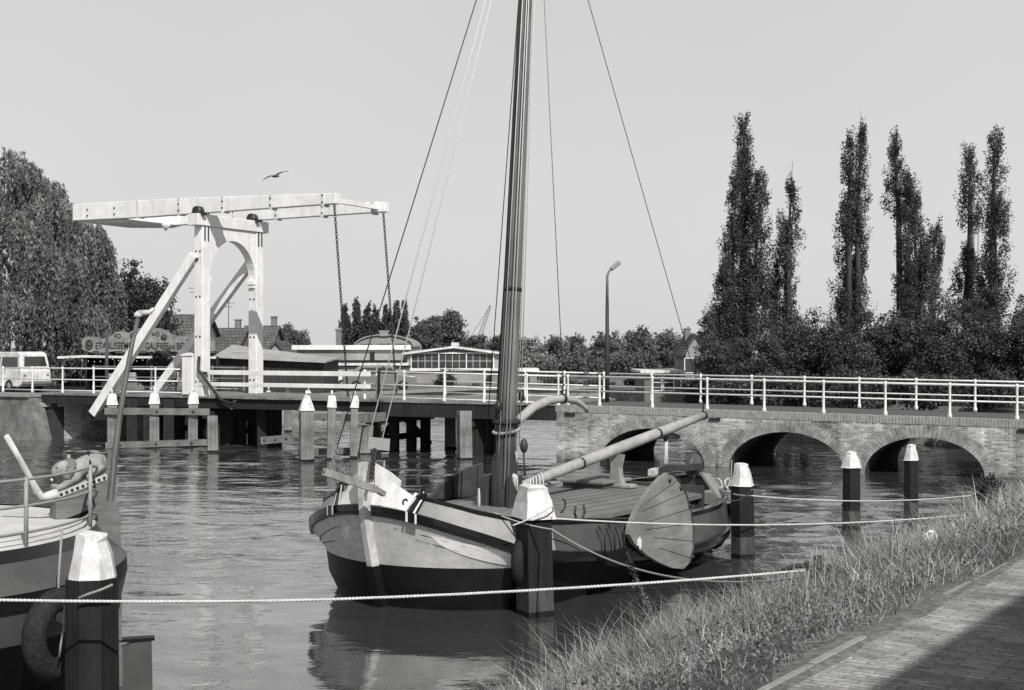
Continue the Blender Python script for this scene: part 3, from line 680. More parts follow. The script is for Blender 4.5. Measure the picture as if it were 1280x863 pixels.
# rub rail: a thick glossy wale all round
def wale(b, side):
    rows = []
    for u in UU:
        a, c = lev_pt(5,u,side), lev_pt(6,u,side); o_ = Vector((0,side*.075,0)); n_ = .12*math.exp(-u*40)
        o_ += Vector((-n_*.3,0,0)); dz = Vector((0,0,.012))
        rows.append([a-dz, a-dz+o_*.8, a.lerp(c,.35)+o_, c+o_*.95, c+dz])
    b.loft(rows, cap=False, closed=False, smooth=False)
part('rub_rail', GLOSSB, bo, lambda b: (wale(b,-1), wale(b,1)))
uw = [u for u in UU if u < .047]; ub = [u for u in UU if u >= .04]
US = .0085
def ut(u): return u*1.59 if u < US else u+.005*max(0, 1-(u-US)/.15)
us_w = list(np.linspace(0, US, 8)); us_b = list(US+np.linspace(0,1,22)**1.5*(.3-US))+[u for u in UU if u > .3]
US_SPLIT = [u for u in us_b if u < .16][-1]
# bulwark, both faces
def bul(name, m, us, up=None, label=None):
    b = MB()
    for sd_ in (-1,1):
        for off in (0,-.05):
            rows = []
            for u in us:
                a, c = lev_pt(6,u,sd_,off), lev_pt(7,ut(u),sd_,off)
                if up: c = c+Vector((0,0,up(u)))
                rows.append([a.lerp(c, k/3) for k in range(4)])
            b.loft(rows, cap=False, closed=False, smooth=True)
    o = b.build(name, m, bo)
    if label: o['label'] = label
    return o
bul('bulwark', BULW, [u for u in us_b if u <= US_SPLIT+1e-9]); bul('bulwark', mat('bulwark_dull', .062, .4, .2, 2.5, grime=.3, spec=.5), [u for u in us_b if u >= US_SPLIT-1e-9], label='darker grey bulwark aft of the mast')
bul('bow_bulwark', WHITE, us_w, lambda u: .22*(1-u/US)**1.2, 'white painted bulwark beside the stem')
def cap_rail(b, us, up=0.):
    for sd_ in (-1,1):
        rows = []
        for u in us:
            c = lev_pt(7,u,sd_); c.z += up
            o_ = Vector((0,sd_*.045,0)); i_ = Vector((0,-sd_*.10,0))
            rows.append([c+i_-Vector((0,0,.01)), c+o_-Vector((0,0,.01)), c+o_+Vector((0,0,.04)), c+i_+Vector((0,0,.04))])
        b.loft(rows, cap=True, closed=True)
part('gunwale', GLOSSB, bo, lambda b: cap_rail(b, [ut(u) for u in us_b]))
# stem post
def stem(b):
    prof = [(.50,-.4),(.02,-.02),(-.08,.3),(-.18,.62),(-.26,.95),(-.33,1.3),(-.36,1.6),(-.37,1.9),(-.35,2.08)]
    rows = []
    for s, z in prof:
        d = .22 if z < 1.3 else .30
        wd = .048
        rows.append([Vector((s-.14,-wd,z)), Vector((s-.14,wd,z)), Vector((s+d,wd*1.3,z)), Vector((s+d,-wd*1.3,z))])
    b.loft(rows)
sp_ = part('stem_post', mat('stem_paint', .55, .5, .2, 5, grime=.35, fine=.2), bo, stem)
part('stem_foot', BLACKP, bo, lambda b: b.loft([[Vector((s-.155,-.075,z)), Vector((s-.155,.075,z)), Vector((s+.22,.09,z)), Vector((s+.22,-.09,z))] for s, z in ((.50,-.42),(.02,-.02),(-.08,.3),(-.175,.60))]))
# inner filling of the bow: white apron plates that rise to the stem head
for sd_ in (-1,1):
    part('apron_plate', WHITE, bo, lambda b: b.prism([(-.30,sd_*.09,2.06),(-.20,sd_*.30,1.93),(-.16,sd_*.45,1.82),(-.16,sd_*.40,1.5),(-.30,sd_*.09,1.5)], (.03,-sd_*.01,0)))
# black straps with white edges over the bulwark
for sd_ in (-1,1):
    for m_2, w_, off, nm in ((GLOSSB,.15,.03,'strap'),(WHITE,.030,.052,'strap_stripe')):
        for dx in ((0,) if nm == 'strap' else (-.062,.062)):
            b = MB(); rows = []
            for k in np.linspace(0,1,6):
                u = US+.0003+dx*.03
                a = lev_pt(6,u,sd_,off).lerp(lev_pt(7,ut(u),sd_,off), 1-k); a.z += .07*(1-k)
                u2 = u+w_*.03; c = lev_pt(6,u2,sd_,off).lerp(lev_pt(7,ut(u2),sd_,off), 1-k); c.z += .07*(1-k)
                rows.append([a,c])
            rows.append([rows[-1][0]+Vector((-.05,sd_*.075,.0)), rows[-1][1]+Vector((-.05,sd_*.075,.0))]); rows.append([rows[-1][0]+Vector((0,0,-.14)), rows[-1][1]+Vector((0,0,-.14))])
            b.loft(rows, cap=False, closed=False); b.build(nm, m_2, bo)
    part('cleat', GLOSSB, bo, lambda b: b.tube([lev_pt(7,ut(US+.003),sd_)+Vector((0,0,.0)), lev_pt(7,ut(US+.003),sd_)+Vector((.03,0,.15))], [.07,.05], 8))
hw = lev_pt(6,.0062,-1,.012).lerp(lev_pt(7,ut(.0062),-1,.012), .55)
nrm = Vector((-.62,-.78,0)).normalized()
part('hawse_ring', IRON, bo, lambda b: b.ring(hw, .034, .013, nrm.to_track_quat('Z','Y').to_matrix(), 12, 6, 1.0, 1.5))
# decks
def flat(b, z, i, us, inset=-.06):
    rows = [[Vector((lev_pt(i,u,-1,inset).x, lev_pt(i,u,-1,inset).y, z(lev_pt(i,u,-1).x))), Vector((lev_pt(i,u,1,inset).x, 0, z(lev_pt(i,u,-1).x)+.05)), Vector((lev_pt(i,u,1,inset).x, lev_pt(i,u,1,inset).y, z(lev_pt(i,u,-1).x)))] for u in us]
    b.loft(rows, cap=False, closed=False)
part('foredeck', DECKW, bo, lambda b: flat(b, lambda s: interp(s,zgun)-.30, 6, [u for u in UU if u < .72]))
part('cockpit_floor', DARKT, bo, lambda b: flat(b, lambda s: .25, 5, [u for u in UU if u > .68]))
part('stern_seat', DECKW, bo, lambda b: flat(b, lambda s: interp(s,zgun)-.28, 6, [u for u in UU if u > .90]))
# cabin with a cambered plank roof
def roof_half(s):  # plan of the roof
    return 1.58*min(1, max(0, 1-((3.6-s)/1.45)**2 if s < 3.6 else 1))**.5*(1-.05*max(0, s-5))
def roof(b, z0=1.08, th=.07, inset=0.):
    rows = []
    for s in np.concatenate([2.2+np.linspace(.0,1,10)**1.6*1.4, np.linspace(3.7,6.9,14)]):
        w_ = max(.02, roof_half(s)-inset); rise = .08
        rows.append([Vector((s, y*w_, z0+rise*(1-y*y))) for y in np.linspace(-1,1,11)]+[Vector((s, y*w_, z0-th+rise*(1-y*y))) for y in np.linspace(1,-1,11)])
    b.loft(rows, True, True)
part('cabin_roof', DECKW, bo, roof)
def roofseams(b):
    for y in np.linspace(-.85,.85,12):
        b.tube([Vector((s, y*roof_half(s), 1.08+.08*(1-y*y)+.001)) for s in np.linspace(2.6 if abs(y) < .6 else 3.2,6.88,8)], .0035, 4)
part('roof_seams', DARKT, bo, roofseams)
def cabside(b):
    rows = []
    for s in np.concatenate([2.3+np.linspace(0,1,10)**1.6*1.3, np.linspace(3.7,6.8,10)]):
        w_ = max(.02, roof_half(s)-.09); rows.append([Vector((s,-w_,.6)), Vector((s,-w_,1.06)), Vector((s,w_,1.06)), Vector((s,w_,.6))])
    b.loft(rows, True, True)
part('cabin_side', mat('cabin_paint', .06, .4, .2, 4, grime=.3, spec=.5), bo, cabside)
ht = part('hatch', DECKW, bo, lambda b: b.bbox((6.35,.45,1.27), (1.0,.95,.07), .02))
part('hatch_coaming', mat('hatch_dark', .05, .6, .3, 6), bo, lambda b: b.box((6.35,.45,1.20), (.9,.86,.09)))
part('hatch', OAK, bo, lambda b: b.prism([(4.3,1.2,1.14),(6.2,1.35,1.14),(6.2,1.5,1.18),(4.3,1.35,1.18)], (0,0,.05)), label='pale plank lying on the far side of the roof')
# aft bulkhead and locker
part('cockpit_bulkhead', mat('cabin_paint', .06), bo, lambda b: b.box((6.93,0,.85), (.05,2.9,.75)))
part('locker', BULW, bo, lambda b: (b.prism([(6.95,-1.75,1.02),(7.5,-1.62,1.0),(7.35,-1.35,1.42),(6.95,-1.4,1.46)], (.0,.06,.0)), b.bbox((7.9,-1.2,.92), (.5,.4,.25), .02)))
# ------------------------------------------------------------------ mast
RK = .060
def mpos(z, dx=0., dy=0.): return Vector((2.85+RK*(z-1.0)+dx, dy-.012*(z-1), z))
MT = 12.5
ma = part('mast', MASTW, bo, lambda b: b.tube([mpos(z) for z in np.linspace(2.2,MT,14)], list(np.linspace(.158,.085,14)), 16))
part('mast_foot', DMAST, bo, lambda b: b.loft([[mpos(z)+Vector((math.cos(a)*r, math.sin(a)*r, 0)) for a in np.linspace(0,2*PI,12,endpoint=False)] for z, r in ((.75,.20),(1.5,.215),(1.85,.21),(2.05,.165),(2.4,.157))], smooth=True))
for y in (-.235,.235): part('mast_cheek', DMAST, bo, lambda b: b.bbox((2.85,y,1.12), (.34,.10,1.05), .015))
part('mast_collar', ROPED, ma, lambda b: b.ring(mpos(2.5), .19, .045, None, 18, 8))
part('mast_beads', OAK, ma, lambda b: [b.lathe([(0,-.03),(.028,-.02),(.032,0),(.028,.02),(0,.03)], mpos(2.36)+Vector((math.cos(a)*.2, math.sin(a)*.2, .04*math.cos(a))), 8) for a in np.linspace(0,2*PI,22,endpoint=False)])
part('mast_band', IRON, ma, lambda b: [b.tube([mpos(z),mpos(z+.06)], .15, 14) for z in (3.0,4.6,)])
# boom, crutch, gaff
part('boom', SPARW, bo, lambda b: b.tube([(3.15,.0,1.40),(3.67,.0,1.47),(5,0,1.665),(6.5,0,1.88),(8.2,0,2.12),(9.65,.0,2.33)], [.075,.08,.098,.105,.10,.075], 14))
part('boom_tip_iron', IRON, bo, lambda b: (b.tube([(9.6,0,2.32),(9.68,0,2.33)], .088, 12), b.tube([(9.62,0,2.4),(9.64,0,2.52),(9.60,0,2.58)], .016, 6)))
part('boom_band', IRON, bo, lambda b: b.tube([(7.75,0,2.05),(7.83,0,2.06)], .11, 12))
part('boom_band', IRON, bo, lambda b: b.tube([(5.1,0,1.672),(5.16,0,1.68)], .108, 12))
part('boom_crutch', OAK, bo, lambda b: (b.bbox((6.33,0,1.20), (.22,.75,.08), .02), b.loft([[Vector((6.33-.07,-w_,z)), Vector((6.33+.07,-w_,z)), Vector((6.33+.07,w_,z)), Vector((6.33-.07,w_,z))] for z, w_ in ((1.22,.17),(1.36,.10),(1.52,.085),(1.76,.14))])))
part('gaff', SPARW, bo, lambda b: b.tube([mpos(2.36,.16),(3.35,.02,2.52),(3.75,.03,2.70),(4.2,.03,2.80),(4.65,.03,2.82),(5.0,.03,2.78),(5.3,.03,2.66),(5.4,.03,2.56)], [.07,.075,.078,.075,.07,.06,.045,.03], 12))
part('gaff_iron', IRON, bo, lambda b: (b.tube([(4.58,.03,2.82),(4.66,.03,2.82)], .085, 10), b.tube([(4.62,.03,2.88),(4.62,.03,3.02),(4.67,.03,3.06)], .015, 6), b.tube([(4.72,.03,2.88),(4.73,.03,2.98)], .015, 6)))
# ------------------------------------------------------------------ leeboards
LBP = [(4.37,1.72),(4.14,1.66),(3.85,1.54),(3.55,1.38),(3.28,1.19),(3.10,1.02),(3.06,.90),(3.2,.74),(3.5,.55),(3.85,.39),(4.25,.25),(4.60,.19),(4.80,.26),(4.96,.48),(5.02,.80),(4.98,1.08),(4.88,1.34),(4.70,1.56),(4.5,1.70)]
def lee(b, side, dz=0., ds=0., th=.075):
    yo = 2.40; f = []
    for s, z in LBP:
        f.append(Vector((s+ds, side*(yo+.10*(1.0-z)), z+dz)))
    b.prism(f, (0,-side*th,0))
def lee_seams(b, side, dz=0., ds=0.):
    for (s0,z0),(s1,z1) in (((3.45,1.20),(4.86,1.37)),((3.42,1.02),(4.97,1.1)),((3.55,.92),(5.0,.86)),((3.75,.78),(4.98,.58)),((3.9,.6),(4.85,.33)),((3.66,1.34),(4.66,1.58))):
        pts = [Vector((s0+(s1-s0)*q+ds, 0, z0+(z1-z0)*q+dz)) for q in np.linspace(0,1,5)]
        for p in pts: p.y = side*(2.403+.10*(1.0-p.z+dz))
        b.tube(pts, .0045, 4)
lb1 = part('leeboard', LEEW, bo, lambda b: lee(b,-1,0,-.28), label='large raised leeboard on the near side')
part('leeboard_seam', DARKT, lb1, lambda b: lee_seams(b,-1,0,-.28))
part('leeboard_edge', DMAST, lb1, lambda b: b.tube([Vector((s-.28, -(2.405+.10*(1-z)), z)) for s, z in LBP[12:]+LBP[:1]], .016, 6))
def chip(b):
    c = [(3.26,.80),(3.34,.84),(3.38,.78),(3.36,.70),(3.31,.64),(3.29,.70),(3.24,.72)]
    b.prism([Vector((s-.28, -(2.406+.10*(1-z)), z)) for s, z in c], (0,-.004,0))
part('worn_spot', WHITE2, lb1, chip)
part('leeboard_bolt', IRON, lb1, lambda b: [b.lathe([(0,-.02),(.03,-.02),(.03,.02),(0,.02)], (s-.28,-(2.41+.1*(1-z)),z), 8, axis=Euler((PI/2,0,0)).to_matrix()) for s, z in ((4.38,1.6),(4.9,.35),(4.95,1.15),(4.72,1.45))])
lb2 = MB(); F2 = [(5.35,1.55),(4.9,1.50),(4.45,1.38),(4.05,1.2),(3.75,1.02),(3.7,.9),(4.2,.55),(5.2,.4),(5.4,.9)]
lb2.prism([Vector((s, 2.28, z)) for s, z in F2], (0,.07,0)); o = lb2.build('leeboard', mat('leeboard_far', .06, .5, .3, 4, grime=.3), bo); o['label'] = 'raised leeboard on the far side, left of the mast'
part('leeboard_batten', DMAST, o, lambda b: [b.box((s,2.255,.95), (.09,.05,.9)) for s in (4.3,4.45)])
part('fender_block', BLACKP, bo, lambda b: (b.prism([(2.10,-2.44,.70),(2.78,-2.44,.70),(2.74,-2.44,.52),(2.4,-2.44,.46),(2.10,-2.44,.54)], (0,.12,0))))
part('block_hanger', IRON, bo, lambda b: [b.tube([(s,-2.26,1.08),(s+.02,-2.36,.95),(s-.01,-2.38,.8),(s,-2.38,.68)], [.018,.012,.018,.012], 6) for s in (2.15,2.42,2.68)])
for s in (2.55,): part('horn_cleat', IRON, bo, lambda b: b.tube([(s-.09,-1.66,1.30),(s-.12,-1.66,1.20),(s-.05,-1.66,1.09),(s+.08,-1.66,1.09),(s+.16,-1.66,1.19),(s+.13,-1.66,1.30)], .02, 6))
part('horn_cleat', IRON, bo, lambda b: b.tube([(2.95,-1.1,1.33),(3.02,-1.1,1.28),(3.0,-1.1,1.18),(2.9,-1.1,1.12)], .015, 6))
# ------------------------------------------------------------------ rudder and tiller
part('rudder', GREYP, bo, lambda b: b.prism([(9.15,-.06,-.4),(9.15,-.06,1.25),(9.35,-.06,1.30),(9.75,-.06,1.0),(10.1,-.06,-.4)], (0,.12,0)))
part('rudder_head', mat('rudder_dark', .07, .45, .3, 6), bo, lambda b: b.lathe([(0,-.08),(.23,-.08),(.26,-.04),(.26,.04),(.23,.08),(0,.08)], (9.25,0,1.33), 24, axis=Euler((PI/2,0,0)).to_matrix()))
part('tiller', DMAST, bo, lambda b: b.loft([[Vector((s,y-.07,z-.06)),Vector((s,y+.07,z-.06)),Vector((s,y+.07,z+.06)),Vector((s,y-.07,z+.06))] for s, y, z in ((9.3,-.1,1.34),(8.6,-.12,1.36),(7.7,-.25,1.44),(7.2,-.3,1.40))]))
part('tiller_end', WHITE2, bo, lambda b: b.loft([[Vector((s,y-.06,z-.05)),Vector((s,y+.06,z-.05)),Vector((s,y+.06,z+.06)),Vector((s,y-.06,z+.06))] for s, y, z in ((7.25,-.3,1.405),(7.0,-.32,1.39))]))
# ------------------------------------------------------------------ bow beam, chain, board
q = frame(bo).inverted()
def L(px, py, Y): return q @ P(px, py, Y)
bA, bB = L(405,590,18.15), L(470,612,18.72)
part('bow_beam', mat('beam_grey', .24, .7, .25, 6, grime=.3), bo, lambda b: (b.beam(bA, bB, .085, .10), b.beam(bB+(bB-bA)*.001, L(480,618,18.85), .07, .07)))
def links(b, a, c, n, R=.026, r=.008):
    a, c = Vector(a), Vector(c); base = (c-a).normalized().to_track_quat('Z','Y').to_matrix()
    for i in range(n): b.ring(a.lerp(c,(i+.5)/n), R, r, base @ Euler((0,0,PI/2*(i%2))).to_matrix() @ Euler((PI/2,0,0)).to_matrix(), 8, 5, 1, 1.6)
stA, stB = L(412,589,18.2), L(420,567,18.35)
part('stay_chain', STEEL, bo, lambda b: (links(b, stA, stB, 6, .028, .009), b.ring(L(421,562,18.36), .045, .012, Euler((PI/2,0,.4)).to_matrix(), 14, 6), b.ring(L(406,588,18.15), .03, .009, Euler((PI/2,0,.4)).to_matrix(), 12, 6)))
part('beam_chain', STEEL, bo, lambda b: (links(b, L(432,601,18.4), L(432,612,18.4), 3), b.ring(L(431,589,18.4), .04, .01, Euler((PI/2,.5,.4)).to_matrix(), 12, 6)))
part('short_chain', IRON, bo, lambda b: links(b, L(464,600,18.8), L(468,563,19.0), 13, .028, .012))
bd = MB(); w0 = [P(461,546.5,19.0),P(487.5,549,19.05),P(486.5,564,19.05),P(460,561,19.0)]
bd.prism([q @ p for p in w0], q.to_3x3() @ Vector((0,.04,0))); bd.build('hanging_board', mat('grey_board', .30, .8, .2, 14, (.3,1,4), grime=.2), bo)
# ------------------------------------------------------------------ rigging
MH = mpos(MT-.1)
def line(name, m, a, c, r, sag=0., parent=bo):
    a, c = Vector(a), Vector(c)
    return part(name, m, parent, lambda b: b.tube([a.lerp(c,k)-Vector((0,0,sag*4*k*(1-k))) for k in np.linspace(0,1,9 if sag else 2)], r, 6))
line('forestay', ROPED, L(421,560,18.36), MH, .0085)
line('halyard', ROPE, L(461,546,19.0), MH+Vector((-.03,-.05,0)), .010)
line('halyard', ROPE, L(478,548,19.05), MH+Vector((.0,-.06,-.05)), .010)
line('topping_lift', ROPED, (9.63,0,2.55), MH+Vector((.05,0,0)), .0075)
line('peak_halyard', mat('mid_rope', .22), (4.64,.03,3.05), MH+Vector((.04,0,-.05)), .008)
line('shroud', ROPED, (5.0,2.0,1.45), MH+Vector((0,.05,-.2)), .009)
line('shroud', ROPED, (5.25,2.0,1.40), MH+Vector((0,.05,-.3)), .009)
for dx, dy, z0 in ((-.24,-.05,2.0),(-.19,-.15,1.5),(-.15,-.19,1.55)): line('halyard', ROPE, mpos(z0,dx-.03,dy-.02), mpos(12,dx*.35,dy*.5), .0085)
for dx, dy, z0 in ((.18,-.12,2.1),(.21,-.05,1.5)): line('halyard', ROPE, mpos(z0,dx+.03,dy), mpos(12.2,dx*.6,dy*.5), .009)
line('halyard', ROPED, mpos(2.6,-.17,-.02), mpos(12,-.11,0), .013); line('halyard', ROPED, mpos(2.0,-.19,.06), mpos(12,-.12,.02), .010)
part('rope_coil', ROPE, bo, lambda b: [b.ring(mpos(1.6,-.10,-.26)+Vector((.01*i,-.012*i,-.02*i)), .055+.008*i, .011, Euler((PI/2,0,.3+.2*i)).to_matrix(), 12, 5, .7, 1.6) for i in range(4)])
part('rope_coil', ROPE, bo, lambda b: [b.ring(Vector((3.12+.03*i,-.36-.03*i,1.32)), .10+.01*i, .014, Euler((PI/2,0,.5+.25*i)).to_matrix(), 14, 5, .45, 2.6) for i in range(5)])
part('rope_coil', ROPE, bo, lambda b: [b.ring(Vector((2.62,.30,1.25)), .05+.01*i, .012, Euler((PI/2,0,.5+.25*i)).to_matrix(), 12, 5, .6, 2.6) for i in range(3)])
part('pulley', DMAST, bo, lambda b: (b.lathe([(.01,-.12),(.055,-.07),(.07,0),(.055,.08),(.01,.12)], mpos(2.1,.30,-.15), 10), b.tube([mpos(1.98,.30,-.15), mpos(1.62,.32,-.18)], .018, 6)))
part('pulley', IRON, bo, lambda b: b.lathe([(.01,-.10),(.05,-.05),(.05,.05),(.01,.10)], mpos(2.9,.27,-.08), 10))
part('pulley', IRON, bo, lambda b: b.lathe([(.01,-.1),(.06,-.05),(.06,.05),(.01,.1)], mpos(2.75,-.27,-.02), 10))
part('name_plate', WHITE2, bo, lambda b: b.prism([mpos(2.04,-.02,-.20),mpos(2.0,.05,-.20),mpos(1.86,.02,-.21)], (0,-.012,0)))
# mainsheet tackle at the stern
part('sheet_tackle', ROPE, bo, lambda b: [b.tube([(8.05+.05*i,.0,1.15),(8.12+.02*i,0,2.02)], .009, 5) for i in range(4)])
part('sheet_tackle', IRON, bo, lambda b: b.lathe([(.01,-.12),(.06,-.05),(.06,.05),(.01,.12)], (8.12,0,2.0), 10), label='iron block under the boom end')
# knotted lines on the stern gunwale
kn = lev_pt(7,.895,-1)
part('rope_knot', ROPE, bo, lambda b: [b.ring(kn+Vector((rng.uniform(-.12,.12), rng.uniform(-.05,.12), .03+rng.uniform(-.12,.12))), rng.uniform(.05,.11), .014, Euler((rng.uniform(0,3),rng.uniform(0,3),rng.uniform(0,3))).to_matrix(), 12, 5, 1, rng.uniform(.5,1.4)) for i in range(8)])
# tyre fenders between the piles and the boat
TYRE = mat('tyre_rubber', .02, .8, .6, 26, bump=.012, grime=.3)
def tyre(label, loc, ax, R, r, name='tyre_fender'):
    t = thing(name, label, 'fender', loc, 0, 'tyre fenders')
    part('tyre', TYRE, t, lambda b: (b.ring((0,0,0), R, r, ax, 30, 10), [b.ring((0,0,dz), R+r*.97, .010, ax, 30, 4) for dz in ()]))
    part('rope', ROPEG, t, lambda b: b.tube([ax @ Vector((0,0,0))+Vector((0,0,R-r)), Vector((0,0,R+r+.05)), Vector((.02,.03,R+r+.5))], .012, 5))
    return t
fm = frame(bo)
p_ = fm @ (lev_pt(7,.925,-1)+Vector((.22,-.12,-.38)))
axb = (fm.to_3x3() @ Euler((PI/2,0,.7)).to_matrix())
tyre('black tyre hanging between the boat stern and the white-capped pile', p_, axb, .27, .10)
p_ = P(655,700,18.95); tyre('black tyre squeezed between the near pile and the bow of the sailing boat', p_, Euler((PI/2,0,1.25)).to_matrix(), .29, .09)
# ------------------------------------------------------------------ stern of the barge in the left foreground
# local frame: +x forward (towards the left of the picture), +y away from the camera, origin at the stern on the water
fx, fy = -.955, -.30
BO = Vector((-4.28,14.0,0))
tj = thing('barge', 'round-sterned grey barge with iron railing, rudder and carved lion, cut by the left edge', 'barge', BO, math.atan2(fy, fx))
Mj = frame(tj); Mji = Mj.inverted()
def J(px, py, Y): return Mji @ P(px, py, Y)
# with this rotation +y local points towards the camera-left; side towards the camera is +y
def tb(x, x0, B, lb): 
    q_ = min(1, max(0, (x-x0)/lb)); return B*(1-(1-q_)**2.3)**.55
TL = [(-.9,.55,1.3,2.6),(.0,.15,1.7,2.4),(.6,-.1,2.1,2.2),(1.1,-.24,2.42,2.1),(1.42,-.31,2.50,2.1),(1.56,-.30,2.50,2.1),(1.70,-.17,2.36,2.0),(1.80,-.07,2.24,1.9),(1.90,.0,2.20,1.9)]
TX = list(np.linspace(0,1,16)**2.0*2.4)+[3,4,5.5,7,9,11]
def tj_strip(b, i0, i1, sd_, out=0.):
    rows = []
    for t in TX:
        r = []
        for i in (i0, i1):
            z, x0, B, lb = TL[i]; x = x0+t; sheer = .012*max(0, t-1)**1.2
            r.append(Vector((x, sd_*(tb(x,x0,B,lb)+out), z+sheer)))
        rows.append(r)
    b.loft(rows, cap=False, closed=False, smooth=True)
HG = mat('barge_grey', .07, .45, .2, 2, grime=.3, spec=.5)
def tjp(name, m, pairs, out=0.):
    b = MB()
    for sd_ in (-1,1):
        for i0,i1 in pairs: tj_strip(b, i0, i1, sd_, out)
    return b.build(name, m, tj)
tjp('hull', BLACKP, [(0,1),(1,2),(2,3)])
tjp('hull_side', HG, [(3,4),(5,6),(6,7)])
tjp('rub_strake', BLACKP, [(4,5)], .03)
tjp('bulwark_rail', GLOSSB, [(7,8)], .012)
def tjdeck(b):
    z, x0, B, lb = TL[8]; rows = []
    for t in TX:
        x = x0+t; w_ = tb(x,x0,B,lb)-.01; sh = .012*max(0,t-1)**1.2; rows.append([Vector((x, y*w_, z-.012+sh+.05*(1-y*y))) for y in np.linspace(-1,1,9)])
    b.loft(rows, cap=False, closed=False, smooth=True)
part('deck', mat('pale_deck_paint', .58, .6, .10, 3, grime=.15, fine=.1), tj, tjdeck)
# railing round the stern on the near side
RAILP = mat('rail_paint', .26, .4, .15, 8)
def edge(x, sd_, z, ins=.10):
    z_, x0, B, lb = TL[8]; return Vector((max(x, .05), sd_*max(0., tb(x, x0, B, lb)-ins), z))
near = 1 if (Mj.to_3x3() @ Vector((0,1,0))).y < 0 else -1
RX = list(np.linspace(.06,1,10)**1.6*1.9)+[2.6,3.6,5,7]
def stan(b, x, sd_, h=.64, z=1.88): p = edge(x, sd_, z); b.tube([p, p+Vector((0,0,h))], .020, 8)
for x, sd_ in ((.06,near),(.62,near),(1.95,near),(3.3,near),(.28,-near)):
    part('stanchion', RAILP, tj, lambda b: stan(b, x, sd_))
for h in (.62,.38,.14):
    def rr(b):
        pts = [edge(x, near, 1.88+h) for x in reversed(RX)]
        pts += [edge(.02, near, 1.88+h-.01)+Vector((-.06,-near*.05,-.02)), edge(.0, -near, 1.88+h-.08)+Vector((-.04,0,-.02)), edge(.28, -near, 1.88+h-.12)]
        b.tube(pts, .0135, 8)
    part('guard_rail', RAILP, tj, rr)
# rudder with planked head; it hangs on the stern
RUD = mat('rudder_planks', .15, .7, .3, 5, (.4,1,4), grime=.3)
part('rudder_stock', RUD, tj, lambda b: b.prism([(-.26,-.07,.2),(-.24,-.07,1.95),(-.20,-.07,2.10),(-.02,-.07,2.10),(.08,-.07,1.95),(.02,-.07,.2)], (0,.14,0)))
part('rudder_blade', HG, tj, lambda b: b.prism([(-.20,-.06,-.5),(-.20,-.06,.58),(-.35,-.06,.64),(-.55,-.06,.66),(-.57,-.06,-.5)], (0,.12,0)))
part('blade_edge', BLACKP, tj, lambda b: b.box((-.40,0,.67), (.36,.14,.03)))
HA, HB = J(129,593,14.25), J(66,617,13.95)
hv = (HB-HA); hz = Vector((0,0,1)); sv = hv.cross(hz).normalized()
def hbeam(b, z0, z1, e0=0., e1=1., th=.20, dx=0.):
    a, c = HA+hv*e0, HA+hv*e1
    b.prism([a+sv*th/2+hz*z0, c+sv*th/2+hz*z0, c+sv*th/2+hz*z1, a+sv*th/2+hz*z1], -sv*th)
rh = part('rudder_head', RUD, tj, lambda b: (hbeam(b,-.30,-.05), hbeam(b,-.50,-.34,-.02,.85,.16)))
part('head_band', BLACKP, rh, lambda b: (hbeam(b,-.335,-.29,-.01,1.25,.21), hbeam(b,-.55,-.50,-.02,.62,.17)))
part('carved_border', mat('carving_pale', .42, .7, .25, 22), rh, lambda b: hbeam(b,-.048,.01,-.01,.95,.22))
part('border_dots', DARKT, rh, lambda b: [b.lathe([(0,-.006),(.016,-.006),(.016,.006),(0,.006)], HA+hv*k+sv*sg*.112+hz*-.02, 8, axis=(sv.to_track_quat('Z','Y').to_matrix())) for k in np.linspace(.05,.9,9) for sg in (-1,1)])
# the carved lion lying on the rudder head
LION = mat('lion_wood', .33, .7, .3, 14, grime=.25, fine=.3)
ln = hv.length; ux = hv.normalized()
def LP(f, up, side=0.): return HA+hv*f+Vector((0,0,.02+up))+sv*side
vs = [LP(.10,.15), LP(.30,.17), LP(.52,.14), LP(.66,.13), LP(.80,.19), LP(.92,.20), LP(1.02,.17)]
es = [(i,i+1) for i in range(6)]; rs = [.085,.10,.105,.10,.095,.075,.04]
def limb(root, pts, rad):
    k = root
    for p_, r_ in zip(pts, rad): vs.append(p_); rs.append(r_); es.append((k, len(vs)-1)); k = len(vs)-1
for sd_ in (-1,1):
    limb(0, [LP(.12,.08,sd_*.08), LP(.30,.035,sd_*.09), LP(.40,.025,sd_*.09)], [.06,.035,.03])
    limb(3, [LP(.70,.06,sd_*.08), LP(.86,.03,sd_*.08), LP(1.0,.03,sd_*.08)], [.05,.035,.036])
    limb(4, [LP(.78,.26,sd_*.055)], [.028])
limb(0, [LP(.0,.16), LP(-.04,.06), LP(.0,.0,.05)], [.03,.02,.02])
part_l = skin('carved_lion', vs, es, rs, LION, tj, 2)
part('lion_mane', mat('lion_mane', .16, .8, .4, 30, bump=.01), tj, lambda b: [b.lathe([(.0,-.045),(.05,-.02),(.06,.01),(.03,.05),(0,.06)], LP(.70+.05*math.cos(a*1.7), .15+.075*math.sin(a), .085*math.cos(a)), 8, axis=Euler((a,.6*math.cos(a*3),a*1.3)).to_matrix()) for a in np.linspace(-.4,PI+.4,13)])
part('lion_face', DARKT, tj, lambda b: [b.lathe([(0,-.012),(.014,0),(0,.012)], LP(f,u,s), 8) for f, u, s in ((.955,.235,.05),(.955,.235,-.05),(1.06,.185,.0))])
part('lion_teeth', WHITE, tj, lambda b: [b.lathe([(.008,0),(.0,-.03)], LP(1.02,.135,s), 6) for s in (-.02,.02)])
part('lion_strap', DARKT, tj, lambda b: b.tube([LP(.36,.0,.115), LP(.33,.16,.118), LP(.30,.275,.0), LP(.33,.16,-.118), LP(.36,.0,-.115)], .012, 6))
